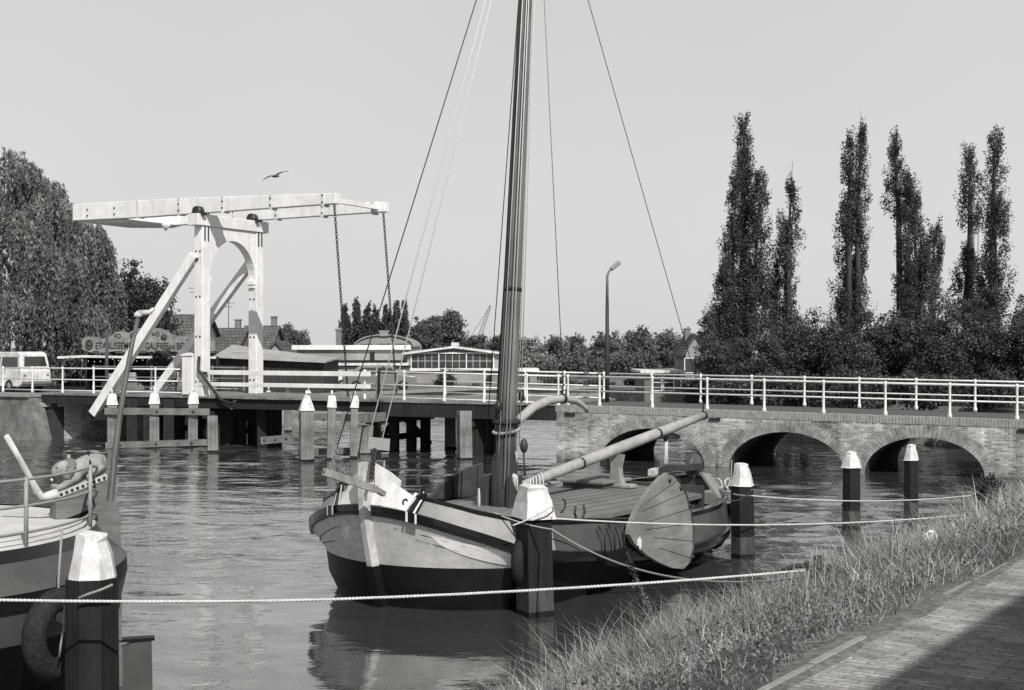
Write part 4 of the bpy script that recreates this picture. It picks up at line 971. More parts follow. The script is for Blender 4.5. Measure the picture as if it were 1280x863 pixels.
# white tiller
part('tiller', WHITE2, tj, lambda b: b.tube([J(72,617,13.9), J(60,620,13.85), J(52,621,13.8), J(46,613,13.75), J(38,598,13.65), J(26,576,13.5), J(8,545,13.3)], [.055,.044,.032,.036,.030,.028,.028], 10))
# flag staff
FS0, FS1 = J(135,672,14.2), J(173,394,14.9)
part('flagstaff', mat('flagstaff_wood', .09, .5, .35, 5, (3,3,.3)), tj, lambda b: b.tube([FS0.lerp(FS1,k)+Vector((.05*4*k*(1-k),0,0)) for k in np.linspace(0,1,7)], [.042,.04,.037,.034,.03,.026,.022], 10))
part('staff_truck', WHITE2, tj, lambda b: (b.lathe([(0,-.03),(.045,-.02),(.05,.01),(.02,.04),(0,.05)], FS1, 10), b.tube([FS1+Vector((0,0,.02)), FS1+Vector((-.12,.05,.03)), FS1+Vector((-.16,.07,.07))], [.035,.028,.02], 8)))
part('staff_bracket', WHITE, tj, lambda b: (b.beam(J(123,640,14.15), J(141,636,14.2), .05, .035), b.beam(J(130,641,14.18), J(131,668,14.2), .02, .02)))
# tyre fender hanging between pile and barge
tyre('worn black tyre hanging between the barge and the big foreground pile', P(73,793,11.75), Euler((PI/2,0,1.18)).to_matrix(), .30, .105)
part('rope_turn', ROPEG, tj, lambda b: b.tube([J(98,748,11.0),J(110,743,11.0),J(125,738,10.98),J(141,731,11.02)], .012, 6))
part('rope_end', ROPEG, tj, lambda b: b.tube([J(81,757,11.5),J(80,785,11.5),J(76,806,11.5),J(74,822,11.5)], .011, 6))
part('fender_plank', BLACKP, tj, lambda b: b.beam(J(-30,800,12.1), J(52,776,12.4), .12, .20))
# ------------------------------------------------------------------ mooring lines
def rope(label, pts, r, sag, m=ROPE, twist=True):
    """line through points, each span sagging by the given amount"""
    a = Vector(pts[0]); t = thing('mooring_rope', label, 'rope', a); path = []
    for i in range(len(pts)-1):
        p0, p1 = Vector(pts[i]), Vector(pts[i+1]); n_ = 40
        for k in range(n_+(i == len(pts)-2)):
            q_ = k/n_; path.append(p0.lerp(p1,q_)-Vector((0,0,sag[i]*4*q_*(1-q_)))-a)
    # three laid strands
    for j in range(3 if twist else 1):
        b = MB()
        if twist:
            L_ = sum((path[i+1]-path[i]).length for i in range(len(path)-1)); pp = []; n2 = int(min(900, L_/ (r*2.2)))
            ps = np.array([tuple(p) for p in path]); ss = np.concatenate([[0], np.cumsum(np.linalg.norm(np.diff(ps,axis=0),axis=1))])
            for k in range(n2+1):
                s_ = L_*k/n2; c = Vector([np.interp(s_, ss, ps[:,i]) for i in range(3)]); A = s_/(r*7.0)*2*PI+j*2*PI/3
                pp.append(c+Vector((0, math.cos(A), math.sin(A)))*r*.5)
            b.tube(pp, r*.56, 5)
        else: b.tube(path, r, 6)
        b.build('strand' if twist else 'line', m, t)
    return t
END = BK(3.9,1.75,.18)
stake = P(1022,712,12.0)
rope('thick white rope stretched low across the whole foreground to the bank', [P(-90,748,10.5), P(400,750,11.0), stake], .0135, [.02,.03])
rope('long thin white rope from the near pile past the leeboard to the bank', [P(688,648,18.7), P(1235,641,21.5)], .014, [.14])
rope('slack grey rope drooping from the boat to the bank stake', [P(617,641,19.0), P(690,662,18.2), stake+Vector((.02,.02,-.05))], .011, [.03,.30], mat('pale_grey_rope', .36, .9, .2, 40), False)
rope('thin white rope from the stern pile across the water before the brick arches', [P(905,615,24.4), P(940,620,22.8), P(1236,617,28.0)], .013, [.02,.12])
rope('short slack rope tied from the stern of the sailing boat to its pile', [P(905,622,24.3), P(940,612,22.6)], .010, [.12], ROPEG, False)
rope('rope end wound in a cross round the near pile', [P(641,657,18.35), P(690,633,18.45), P(692,640,18.7), P(690,647,18.6)], .010, [.02,.0,.0], ROPE, False)
t = thing('iron_stake', 'rusty iron stake with a rope loop, half hidden in the bank grass', 'stake', stake)
part('stake', IRON, t, lambda b: b.tube([(.03,.02,-.5),(.0,.0,.12)], .035, 8))
part('shackle', IRON, t, lambda b: (b.ring((-.05,0,.02), .06, .02, Euler((.3,.4,0)).to_matrix(), 12, 6), links(b, (-.02,0,.02), (.22,.05,-.02), 3, .035, .014)))
part('loop', ROPED, t, lambda b: b.tube([(-.35,-.02,-.03),(-.2,0,.03),(0,0,.04),(.12,.03,.0),(.1,.06,-.06),(-.05,.04,-.06)], .022, 8))
# water-side litter: crumpled paper on the slope
lt = MB(); N_ = 9; base = P(1165,688,13.2)
g_0 = [[Vector((i*.045-.18+rng.uniform(-.02,.02), j*.035-.1+rng.uniform(-.02,.02), rng.uniform(0,.10)+.10*math.sin(i*.7)+(.12-abs(j-3)*.02)-i*.035)) for j in range(6)] for i in range(N_)]
lt.lathe([(.01,-.15),(.06,-.14),(.10,-.06),(.08,.02),(.10,.08),(.06,.15),(.01,.17)], (0,0,0), 9, False)
lt.v = [(x*rng.uniform(.6,1.35)+.35*z, y*rng.uniform(.6,1.3), z*rng.uniform(.8,1.15)) for x, y, z in lt.v]
o = lt.build('crumpled_paper', mat('paper', .75, .8, .1, 8)); o.location = base; o.rotation_euler = (0,-.5,-.4); tag(o, 'crumpled pale paper lying in the grass of the bank', 'paper')
pass
# ------------------------------------------------------------------ far bank: buildings
ROOFT = brick_mat('roof_tiles_far', .13, .07, (.3,.22), 'xz', .18, .3, .03, .02)
GLASS = mat('dim_glass', .045, .12, .5, 1.2, spec=.6)
LWALL = mat('pale_wall', .30, .9, .12, .8, grime=.2, fine=.15)
BWALL = mat('house_wall', .19, .9, .25, 2, fine=.3)
def house(name, label, px0, px1, ytop, yeave, Y, depth=7, cat='house', ridge='x', chim=(), wallm=BWALL, roofm=ROOFT, rz=0., wins=2, ant=(), group=None):
    x0, x1 = PX(px0,Y), PX(px1,Y); zt, ze = PZ(ytop,Y), PZ(yeave,Y); w_ = x1-x0
    t = thing(name, label, cat, ((x0+x1)/2, Y+depth/2, LZ), rz, group); zt -= LZ; ze -= LZ
    part('wall', wallm, t, lambda b: b.box((0,0,ze/2), (w_,depth,ze)))
    if ridge == 'x':
        part('gable', wallm, t, lambda b: b.prism([(-w_/2,-depth/2+.02,ze),(-w_/2,depth/2-.02,ze),(-w_/2,0,zt-.1)], (w_,0,0)))
        part('roof', roofm, t, lambda b: (b.prism([(-w_/2-.25,-depth/2-.35,ze-.12),(-w_/2-.25,0,zt),(-w_/2-.25,0,zt-.16),(-w_/2-.25,-depth/2-.35,ze-.28)], (w_+.5,0,0)), b.prism([(-w_/2-.25,depth/2+.35,ze-.12),(-w_/2-.25,0,zt-.001),(-w_/2-.25,0,zt-.161),(-w_/2-.25,depth/2+.35,ze-.28)], (w_+.5,0,0))))
    else:
        part('gable', wallm, t, lambda b: b.prism([(-w_/2+.02,-depth/2,ze),(w_/2-.02,-depth/2,ze),(0,-depth/2,zt-.1)], (0,depth,0)))
        part('roof', roofm, t, lambda b: (b.prism([(-w_/2-.3,-depth/2-.2,ze-.14),(0,-depth/2-.2,zt),(0,-depth/2-.2,zt-.16),(-w_/2-.3,-depth/2-.2,ze-.3)], (0,depth+.4,0)), b.prism([(w_/2+.3,-depth/2-.2,ze-.14),(0,-depth/2-.2,zt-.001),(0,-depth/2-.2,zt-.161),(w_/2+.3,-depth/2-.2,ze-.3)], (0,depth+.4,0))))
    for cx, h in chim:
        part('chimney', BWALL, t, lambda b: (b.box((cx*w_/2,.3,zt+h*.35-.3), (.42,.5,h*.7+.6)), b.box((cx*w_/2,.3,zt+h*.7+.05), (.5,.6,.1))))
    for cx in ant:
        part('antenna', IRON, t, lambda b: (b.tube([(cx*w_/2,0,zt-.1),(cx*w_/2,0,zt+2.0)], .03, 5), b.tube([(cx*w_/2-.5,0,zt+1.9),(cx*w_/2+.5,0,zt+1.9)], .02, 5), b.tube([(cx*w_/2-.35,0,zt+1.6),(cx*w_/2+.35,0,zt+1.6)], .02, 5)))
    for i in range(wins):
        x = -w_/2+w_*(i+.5)/wins
        wo = part('window', WHITE2, t, lambda b: b.box((x,-depth/2-.03,ze*.5), (1.0,.08,1.2)))
        part('pane', GLASS, wo, lambda b: b.box((x,-depth/2-.075,ze*.5), (.84,.02,1.04)))
    return t
house('tiled_house', 'house with a large tiled roof left of the white portal post', 203, 243, 391, 432, 95, 9, ant=(.1,))
house('tiled_house', 'lower tiled house seen through the portal, left of the shed roof', 262, 294, 409, 437, 100, 8, chim=((.3,.8),), ant=(-.4,))
house('tiled_house', 'tiled house with a gable end and chimney right of the far portal post', 297, 335, 406, 440, 104, 8, chim=((.75,.9),))
house('small_house', 'small house with a pointed gable behind the shed roof', 334, 356, 426, 441, 96, 5, ridge='y', wallm=LWALL, wins=1)
house('gabled_house', 'house with a light gable half hidden by trees near the tall poplars', 857, 882, 418, 442, 105, 7, ridge='y', chim=((-.2,.6),), wallm=LWALL)
# dark board shed with a pale curved roof
sx0, sx1, sY = PX(276,66.5), PX(402,66.5), 66.5
sh = thing('board_shed', 'dark vertical-board shed with a pale sheet roof behind the lifting leaf', 'shed', ((sx0+sx1)/2, sY, LZ))
sw = sx1-sx0; zl, zr = PZ(445,sY)-LZ, PZ(451.5,sY)-LZ
SHEDW = mat('shed_boards', .045, .85, .45, 3, (6,1,.15), grime=.3)
def boards(b):
    x = -sw/2
    while x < sw/2-.05:
        h = zl+(zr-zl)*(x+sw/2)/sw; b.box((x+.09, rng.uniform(-.012,.012), h/2), (.172,.06,h)); x += .18
part('wall', SHEDW, sh, boards)
part('shed_end', SHEDW, sh, lambda b: b.box((sw/2,3.1,zr/2), (.1,6,zr)))
part('side_wall', mat('shed_plaster', .25, .9, .2, 1.5, grime=.2), sh, lambda b: (b.box((-sw/2-.85,.15,zl/2-.05), (1.6,.1,zl-.1))))
def shedroof(b):
    rows = []
    for x in np.linspace(-1,1,15):
        z = zl+(zr-zl)*(x+1)/2; X = x*(sw/2+.25); kz = 1.25-1.0*(x+1)/2
        rows.append([Vector((X,-.4,z)),Vector((X,1.8,z+.22*kz)),Vector((X,4,z+.44*kz)),Vector((X,6.2,z+.1)),Vector((X,6.2,z)),Vector((X,4,z+.44*kz-.08)),Vector((X,1.8,z+.22*kz-.08)),Vector((X,-.4,z-.09))])
    b.loft(rows)
part('roof', mat('sheet_roof', .34, .6, .3, 2.5, (4,1,1), grime=.2), sh, shedroof)
[part('vent_slot', mat('slot_dark', .012), sh, lambda b: b.box((-sw/2+1.9+i*.27,-.045,zl+(zr-zl)*.6-.42-i*.012), (.13,.03,.24))) for i in range(12)]
# factory with a flat white fascia, lean-to and dark opening
fY = 90.0; a0, a1 = PX(372,fY), PX(511,fY)
fa = thing('factory_hall', 'pale flat-roofed factory hall with a long white fascia board', 'factory', ((a0+a1)/2, fY+6, LZ)); fw = a1-a0; fz = PZ(437,fY)-LZ
part('wall', LWALL, fa, lambda b: b.box((0,0,fz/2), (fw,12,fz)))
part('fascia', WHITE, fa, lambda b: b.box((-.1,-6.1,fz+.13), (fw+.5,.3,.30)))
part('roof', ASPH, fa, lambda b: b.box((0,.2,fz+.1), (fw-.1,11.8,.16)))
l0, l1 = PX(424,86)-(a0+a1)/2, PX(509,86)-(a0+a1)/2
part('lean_to', LWALL, fa, lambda b: b.box(((l0+l1)/2,-8,.55), (l1-l0,3.9,1.1)))
part('lean_to_roof', WHITE2, fa, lambda b: b.box(((l0+l1)/2,-8.1,PZ(455.5,86)-LZ), (l1-l0+.2,4.2,.16)))
part('opening', mat('slot_dark', .012), fa, lambda b: (b.box(((l0+l1)/2,-9.97,1.35), (l1-l0-.2,.04,.34)), b.box((PX(453,84)-(a0+a1)/2,-6.04,fz-.5), (.3,.04,.6)), b.box((PX(416,84)-(a0+a1)/2,-6.04,1.2), (1.9,.04,.55))))
gY = 108.0; gx = PX(480,gY); gw = PX(518,gY)-PX(444,gY)
ar = thing('arched_hall', 'old hall with a low arched brick gable and chimney behind the flat factory roof', 'hall', (gx, gY+5, LZ)); gz = PZ(437,gY)-LZ; gt = PZ(419.5,gY)-LZ
part('wall', BWALL, ar, lambda b: b.box((0,0,gz/2), (gw,10,gz)))
part('gable', LWALL, ar, lambda b: b.prism([(gw/2*math.cos(A), -5, gz+(gt-gz)*math.sin(A)**.8) for A in np.linspace(0,PI,15)], (0,10,0)))
part('coping', mat('gable_edge', .24, .9, .3, 4), ar, lambda b: [b.beam((gw/2*1.02*math.cos(A0), -5.1, gz+(gt-gz+.06)*math.sin(A0)**.8), (gw/2*1.02*math.cos(A1), -5.1, gz+(gt-gz+.06)*math.sin(A1)**.8),   .12, .10) for A0, A1 in zip(np.linspace(.02,PI-.02,15)[:-1], np.linspace(.02,PI-.02,15)[1:])])
part('finial', LWALL, ar, lambda b: (b.box((0,-5.02,gt+.12), (.7,.3,.36)), b.box((0,-5.02,gt+.34), (.85,.36,.10))))
part('chimney', BWALL, ar, lambda b: (b.box((PX(417.5,gY)-gx,-2,PZ(414,gY)-LZ-1.5), (.42,.5,3.2)), b.box((PX(417.5,gY)-gx,-2,PZ(414,gY)-LZ+.12), (.55,.6,.16))))
part('string_course', mat('gable_edge', .24), ar, lambda b: [b.box((x,-5.03,gz+(gt-gz)*.45), (1.0,.06,.12)) for x in (-1.4,0,1.4)])
# workshop with a long band of windows
wY = 88.0; b0, b1 = PX(509,wY), PX(626,wY); wx = (b0+b1)/2; ww = b1-b0
wk = thing('workshop', 'pale workshop with a low gable and a long grid of window panes', 'workshop', (wx, wY+5, LZ)); we, wp = PZ(441,wY)-LZ, PZ(434,wY)-LZ
part('wall', LWALL, wk, lambda b: (b.box((0,0,we/2), (ww,10,we)), b.prism([(-ww/2+.01,-5,we),(ww/2-.01,-5,we),(0,-5,wp-.05)], (0,10,0))))
part('roof', ASPH, wk, lambda b: (b.prism([(-ww/2-.3,-5.3,we),(0,-5.3,wp+.06),(0,-5.3,wp-.04),(-ww/2-.3,-5.3,we-.1)], (0,10.6,0)), b.prism([(ww/2+.3,-5.3,we),(0,-5.3,wp+.059),(0,-5.3,wp-.041),(ww/2+.3,-5.3,we-.1)], (0,10.6,0))))
part('bargeboard', WHITE2, wk, lambda b: (b.beam((-ww/2-.3,-5.34,we-.07), (0,-5.34,wp), .06, .14), b.beam((ww/2+.3,-5.341,we-.07), (0,-5.341,wp-.002), .06, .14)))
part('roof_vent', WHITE2, wk, lambda b: b.box((0,-3,wp+.18), (.5,.5,.25)))
v0, v1 = PX(514,wY-.1)-wx, PX(617,wY-.1)-wx; zt_, zb_ = PZ(441.5,wY)-LZ, PZ(461.5,wY)-LZ
wo = part('window', WHITE, wk, lambda b: (b.box(((v0+v1)/2,-5.06,zt_), (v1-v0+.16,.12,.09)), b.box(((v0+v1)/2,-5.06,zb_), (v1-v0+.16,.14,.09)), [b.box((v0+(v1-v0)*k,-5.06,(zt_+zb_)/2), (.065,.11,zt_-zb_-.09)) for k in (0,.335,.67,1)]))
part('pane', GLASS, wo, lambda b: b.box(((v0+v1)/2,-5.02,(zt_+zb_)/2), (v1-v0,.02,zt_-zb_)))
part('glazing_bar', WHITE2, wo, lambda b: (b.box(((v0+v1)/2,-5.045,(zt_+zb_)/2), (v1-v0,.03,.026)), [b.box((v0+(v1-v0)*k/12,-5.046,(zt_+zb_)/2), (.024,.03,zt_-zb_-.1)) for k in range(1,12) if k not in (4,8)]))
part('sill', WHITE, wk, lambda b: b.box(((v0+v1)/2-.3,-5.1,zb_-.09), (v1-v0+.6,.2,.06)))
# low building right of the mast
mY = 85.0; c0, c1 = PX(612,mY), PX(674,mY)
lo = thing('low_store', 'low flat store with a thin white roof edge just right of the mast', 'store', ((c0+c1)/2, mY+2.5, LZ)); lz_ = PZ(464,mY)-LZ
part('wall', mat('store_wall', .20, .9, .2, 1), lo, lambda b: b.box((0,0,lz_/2), (c1-c0-.3,5,lz_)))
part('roof', WHITE, lo, lambda b: b.box((0,-.1,lz_+.06), (c1-c0,5.4,.13)))
part('door', SHEDW, lo, lambda b: b.box((.6,-2.52,.42), (.7,.06,.85)))
# houseboat on the right
hY = 66.0; d0, d1 = PX(803,hY), PX(853,hY)
hb_ = thing('houseboat', 'small flat-roofed houseboat with white window frames beyond the brick bridge', 'houseboat', ((d0+d1)/2, hY+2.5, 0)); hw_ = d1-d0; hz_ = PZ(466,hY)
part('pontoon', DARKT, hb_, lambda b: b.bbox((0,0,.2), (hw_+.5,5.6,.8), .05))
part('wall', mat('houseboat_wall', .13, .8, .2, 2, (1,1,6)), hb_, lambda b: b.box((0,0,.6+(hz_-.6)/2), (hw_-.2,5,hz_-.6)))
part('roof', WHITE2, hb_, lambda b: b.box((0,-.1,hz_+.05), (hw_+.25,5.5,.12)))
for x in (-.28, .30):
    wo = part('window', WHITE, hb_, lambda b: (b.box((x,-2.53,hz_-.50), (.56,.07,.8))))
    part('pane', GLASS, wo, lambda b: (b.box((x,-2.575,hz_-.30), (.42,.02,.28)), b.box((x,-2.575,hz_-.66), (.42,.02,.34))))
# white cabin cruiser
def cruiser(label, px, py, Y, sc, rz):
    t = thing('cabin_boat', label, 'cabin boat', (PX(px,Y),Y,0), rz)
    hullp = [(-1.6,.45),(-1.5,.6),(.6,.62),(1.4,.4),(1.75,0)]
    def h(b):
        rows = []
        for z, k in ((-.1,.8),(.25,.95),(.6,1.0)): rows.append([Vector((x*k*sc,y*k*sc,z*sc)) for x, y in hullp]+[Vector((x*k*sc,-y*k*sc,z*sc)) for x, y in reversed(hullp[:-1])])
        b.loft(rows)
    part('hull', WHITE, t, h)
    part('cabin', WHITE, t, lambda b: b.loft([[Vector((x*sc,y*sc,z*sc)) for x, y in ((x0,-w_),(x1,-w_),(x1,w_),(x0,w_))] for z, x0, x1, w_ in ((.6,-1.2,.8,.48),(.9,-1.15,.55,.45),(1.2,-1.05,.15,.4))]))
    part('window', GLASS, t, lambda b: [b.prism([(-.95*sc,sg*.465*sc,.85*sc),(.4*sc,sg*.465*sc,.85*sc),(.12*sc,sg*.43*sc,1.1*sc),(-.9*sc,sg*.43*sc,1.1*sc)], (0,sg*.02*sc,0)) for sg in (-1,1)])
cruiser('small white cabin boat with dark windows moored near the street lamp', 779, 0, 71.0, .62, .3)
cruiser('tiny white open boat lying beyond the brick bridge, left of the houseboat', 789, 0, 62.0, .5, 1.2)
# ------------------------------------------------------------------ fairground stall with its sign
kY = 66.0; e0, e1 = PX(108,kY), PX(272,kY); kx = (e0+e1)/2; kw = e1-e0
SIGNP = mat('faded_sign_paint', .24, .7, .35, 5, grime=.3, fine=.25)
st = thing('waffle_stall', 'fairground waffle stall with a long ornate lettered sign above its awning', 'stall', (kx, kY, LZ))
zz = lambda py: PZ(py,kY)-LZ
part('back_wall', mat('stall_dark', .02, .8, .4, 2), st, lambda b: b.box((0,1.5,zz(446)/2), (kw,.1,zz(446))))
part('counter', mat('stall_counter', .16, .6, .3, 3), st, lambda b: (b.box((.8,-.2,.35), (kw-1.6,.6,.7)), b.box((.8,-.2,.74), (kw-1.5,.75,.06))))
[part('side_panel', mat('stall_dark', .02), st, lambda b: b.box((sx*kw/2,.7,zz(446)/2), (.08,1.6,zz(446)))) for sx in (-1,1)]
part('awning', WHITE2, st, lambda b: [b.beam((PX(x0,kY)-kx,-.9,zz(y0)), (PX(x1,kY)-kx,-.9,zz(y1)), .18, .11) for x0,y0,x1,y1 in ((80,447,110,445.5),(110,445.5,165,446.5),(165,446.5,275,447))])
part('awning_roof', mat('awning_cloth', .06, .8, .2, 2), st, lambda b: b.box((-.3,.3,zz(446.2)), (kw+.6,2.3,.05)))
part('awning_pole', IRON, st, lambda b: [b.tube([(PX(x,kY)-kx,-.9,0),(PX(x,kY)-kx,-.9,zz(446))], .03, 6) for x in (80,115,150,190,226)])
def signp(b):
    up = [(108,428),(109,424),(113,421.5),(120,421),(127,422),(133,424),(140,422),(146,419),(150,415.5),(158,414.5),(166,416.5),(170,414),(178,411),(192,410),(206,411),(214,414),(219,418),(226,420),(236,421),(250,421),(262,420),(270,423),(273,428)]
    dn = [(273,438),(264,441),(248,439.5),(232,441),(214,438.5),(200,441),(184,439),(168,441.5),(150,439),(134,441),(118,440.5),(109,437)]
    b.prism([Vector((PX(x,kY)-kx,-.75,zz(y))) for x, y in up+dn], (0,.12,0))
sg = part('sign_board', SIGNP, st, signp)
part('sign_medallion', mat('sign_dark', .05, .7, .4, 9), sg, lambda b: (b.ring((PX(117.5,kY)-kx,-.77,zz(431)), .17, .05, Euler((PI/2,0,0)).to_matrix(), 18, 6, .85, 1.2), b.lathe([(0,-.02),(.10,-.02),(.10,.02),(0,.02)], (PX(117.5,kY)-kx,-.76,zz(431)), 12, axis=Euler((PI/2,0,0)).to_matrix())))
part('sign_ornament', mat('sign_dark', .05), sg, lambda b: [b.lathe([(0,-.02),(r_,-.02),(r_,.02),(0,.02)], (PX(x,kY)-kx,-.77,zz(y)), 14, axis=Euler((PI/2,0,0)).to_matrix()) for x, y, r_ in ((172,420,.15),(210,421.5,.15),(197,418,.06),(190,419,.05),(150,420,.05))]+[b.ring((PX(x,kY)-kx,-.77,zz(y)), .09, .02, Euler((PI/2,0,0)).to_matrix(), 12, 5) for x, y in ((154,420),(202,418),(186,417),(240,426))])
[part('sign_valance', mat('sign_dark', .05), sg, lambda b: b.prism([(PX(x-6,kY)-kx,-.78,zz(441)),(PX(x-3,kY)-kx,-.78,zz(438.6)),(PX(x+3,kY)-kx,-.78,zz(438.6)),(PX(x+6,kY)-kx,-.78,zz(441.5)),(PX(x,kY)-kx,-.78,zz(442))], (0,.025,0))) for x in (126,155,183,209,238,262)]
LETT = mat('sign_letters', .022, .7, .3, 10)
def lettering(text, px0, px1, py0, py1):
    cu = bpy.data.curves.new('lettering', 'FONT'); cu.body = text; cu.extrude = .008; cu.size = 1; cu.align_x = 'LEFT'; cu.offset = .012
    o = bpy.data.objects.new('lettering', cu); COL.objects.link(o); bpy.context.view_layer.update()
    xs = [v[0] for v in o.bound_box]; ys = [v[1] for v in o.bound_box]
    w0_, h0_ = max(xs)-min(xs), max(ys)-min(ys); w1, h1 = PX(px1,kY)-PX(px0,kY), zz(py0)-zz(py1)
    dg = bpy.context.evaluated_depsgraph_get(); me = bpy.data.meshes.new_from_object(o.evaluated_get(dg)); bpy.data.objects.remove(o)
    for v in me.vertices: v.co = ((v.co.x-min(xs))*w1/w0_+PX(px0,kY)-kx, -.765-v.co.z, (v.co.y-min(ys))*h1/h0_+zz(py1))
    me.materials.clear(); me.materials.append(LETT); o = bpy.data.objects.new('lettering', me); COL.objects.link(o); o.parent = sg
lettering('ETABLISSEMENT', 125.5, 181, 428, 436.5); lettering('GAUFRES', 187, 216, 428.5, 437); lettering('DE', 218, 223.5, 432, 436.5); lettering('BEIGNETS', 226, 259, 428.5, 437)
part('bulb', WHITE, st, lambda b: [b.lathe([(0,-.03),(.03,0),(0,.03)], (x,-.95,zz(449)-.12*abs(math.sin(x*1.9))), 6) for x in np.linspace(-kw/2+.1,kw/2-.2,22)])
part('goods', mat('stall_goods', .3, .7, .6, 4), st, lambda b: [b.box((x,-.2,.77+h/2), (w_,.3,h)) for x, w_, h in ((-1.9,.5,.3),(-.9,.4,.35),(.1,.6,.25),(1.2,.4,.4),(2.0,.5,.3))])
sgp = thing('signal_post', 'pale post with a stone-coloured foot standing in front of the waffle stall sign', 'post', (PX(133.5,60),60,LZ))
part('shaft', mat('signal_paint', .35, .7, .2, 4), sgp, lambda b: b.tube([(0,0,.9),(0,0,PZ(413,60)-LZ)], .075, 8))
part('arms', mat('signal_paint', .35), sgp, lambda b: (b.box((.05,0,PZ(417,60)-LZ), (.34,.09,.07)), b.tube([(.2,0,PZ(419,60)-LZ),(.2,0,PZ(413.5,60)-LZ)], .05, 6)))
part('foot', mat('signal_foot', .14, .9, .3, 4), sgp, lambda b: b.lathe([(.22,0),(.22,.7),(.28,.85),(.2,1.0),(.05,1.08)], (0,0,-.2), 8))
# ------------------------------------------------------------------ cars
CARG = mat('car_glass', .03, .08, .2, 2, spec=.7)
def car(name, label, loc, rz, paint, prof, win, width, wheels, wr, cat='car'):
    """prof: side outline (x, z); win: list of side-window outlines; wheels: x positions"""
    t = thing(name, label, cat, loc, rz, 'cars parked on the far bank' if cat == 'car' else None)
    rows = []; zmax = max(z for x, z in prof)
    for k, f in ((-1,.90),(-.93,1.0),(.93,1.0),(1,.90)):
        rows.append([Vector((x*(.985 if f < 1 else 1), k*width/2*(1-.16*max(0,(z-.8)/(zmax-.8+1e-6)) if z > .8 else 1), .25+(z-.25)*(f*.04+.96))) for x, z in prof])
    body = MB(); body.loft(rows, True, True); ob = body.build('body', paint, t); bevel(ob, .04, 2)
    for w_ in win:
        o = MB()
        for sg_ in (-1,1):
            o.prism([(x, sg_*(width/2*(1-.16*max(0,(z-.8)/(zmax-.8)))+.012), z) for x, z in w_], (0,-sg_*.03,0))
        o.build('window', CARG, t)
    xa = max(prof, key=lambda p: (p[1], p[0]))[0]
    for x in wheels:
        for sg_ in (-1,1):
            o = MB(); o.lathe([(0,-.09),(wr*.9,-.09),(wr,-.05),(wr,.05),(wr*.9,.09),(0,.09)], (x,sg_*(width/2-.08),wr), 18, axis=Euler((PI/2,0,0)).to_matrix()); wh = o.build('wheel', TYRE, t)
            part('rim', STEEL, wh, lambda b: b.lathe([(0,-.1),(wr*.55,-.1),(wr*.5,.1),(0,.1)], (x,sg_*(width/2-.075),wr), 14, axis=Euler((PI/2,0,0)).to_matrix()))
    return t
vanp = [(-2.15,.35),(-2.15,1.0),(-2.05,1.2),(-1.9,1.75),(-1.7,1.92),(1.75,1.95),(2.0,1.85),(2.12,1.2),(2.18,1.0),(2.18,.4),(2.05,.3),(-2.05,.28)]
vY = 66.0
vn = car('delivery_van', 'pale rounded delivery van on the road at the left edge', (PX(11,vY),vY,PZ(490,vY)), -.62, WHITE2, vanp, [[(-1.75,1.25),(-.75,1.25),(-.75,1.7),(-1.65,1.7)],[(-.6,1.25),(.45,1.25),(.45,1.7),(-.6,1.7)],[(.6,1.25),(1.85,1.25),(1.75,1.7),(.6,1.7)]], 1.7, [-1.2,1.25], .32, 'van')
part('windscreen', CARG, vn, lambda b: b.prism([(2.125,-.62,1.27),(2.125,.62,1.27),(2.04,.55,1.72),(2.04,-.55,1.72)], (.012,0,.003)))
part('bumper', STEEL, vn, lambda b: b.bbox((2.22,0,.48), (.1,1.66,.16), .03))
part('tail_lamp', mat('lamp_grey', .2, .3), vn, lambda b: [b.lathe([(0,0),(.07,0),(.06,.03),(0,.04)], (2.18,y,.85), 10, axis=Euler((0,PI/2,0)).to_matrix()) for y in (-.62,.62)])
ro_ = MB(); ro_.box((PX(22,vY),vY,PZ(490,vY)-.06), (16,6,.1)); tag(ro_.build('road', ASPH), kind='structure')
carp = [(-1.95,.3),(-2.0,.75),(-1.7,.85),(-1.15,1.3),(-.9,1.36),(.55,1.36),(.75,1.3),(1.15,.88),(1.95,.76),(2.0,.4),(1.9,.28)]
cwin = [[(-1.3,.9),(-.2,.9),(-.2,1.25),(-.95,1.25)],[(-.1,.9),(.95,.9),(.6,1.25),(-.1,1.25)]]
car('parked_car', 'white car showing its rounded front beyond the right end of the board shed', (PX(399,75),75.5,LZ), .05, WHITE, carp, cwin, 1.55, [-1.25,1.25], .29)
car('parked_car', 'grey car parked on the far quay behind the end of the lifting leaf', (PX(474,73.5),73.7,LZ), .1, mat('car_grey', .16, .3, .1, 3, spec=.6), carp, cwin, 1.55, [-1.25,1.25], .29)
# ------------------------------------------------------------------ street lamp, crane, gull
lp = BR(2.9, 4.95, 1.5); lamp = thing('street_lamp', 'tall dark street lamp with a tilted pale head on the brick bridge', 'street lamp', (PX(759,47.5),47.5,1.55))
part('pole', mat('lamp_pole', .035, .6, .2, 4), lamp, lambda b: b.tube([(0,0,0),(0,0,2.6),(0,0,2.61),(0,0,3.75)], [.085,.075,.07,.06], 10))
part('pole', mat('lamp_pole_pale', .16, .6, .2, 4), lamp, lambda b: b.tube([(0,0,3.75),(0,0,4.62),(.06,0,4.79),(.16,0,4.89)], [.055,.045,.04,.035], 10), label='paler upper section')
part('lamp_head', mat('lamp_head', .26, .4, .1, 8), lamp, lambda b: b.loft([[Vector((.12,0,4.85))+Vector((.70,0,.60)).normalized()*k*.86+Vector((-.65*a*h,w_*c,.76*a*h)) for c, a in ((-1,-.3),(-.7,-1),(.7,-1),(1,-.3),(.8,1),(-.8,1))] for k, w_, h in ((0,.05,.05),(.06,.09,.08),(.45,.10,.09),(.50,.06,.05))]))
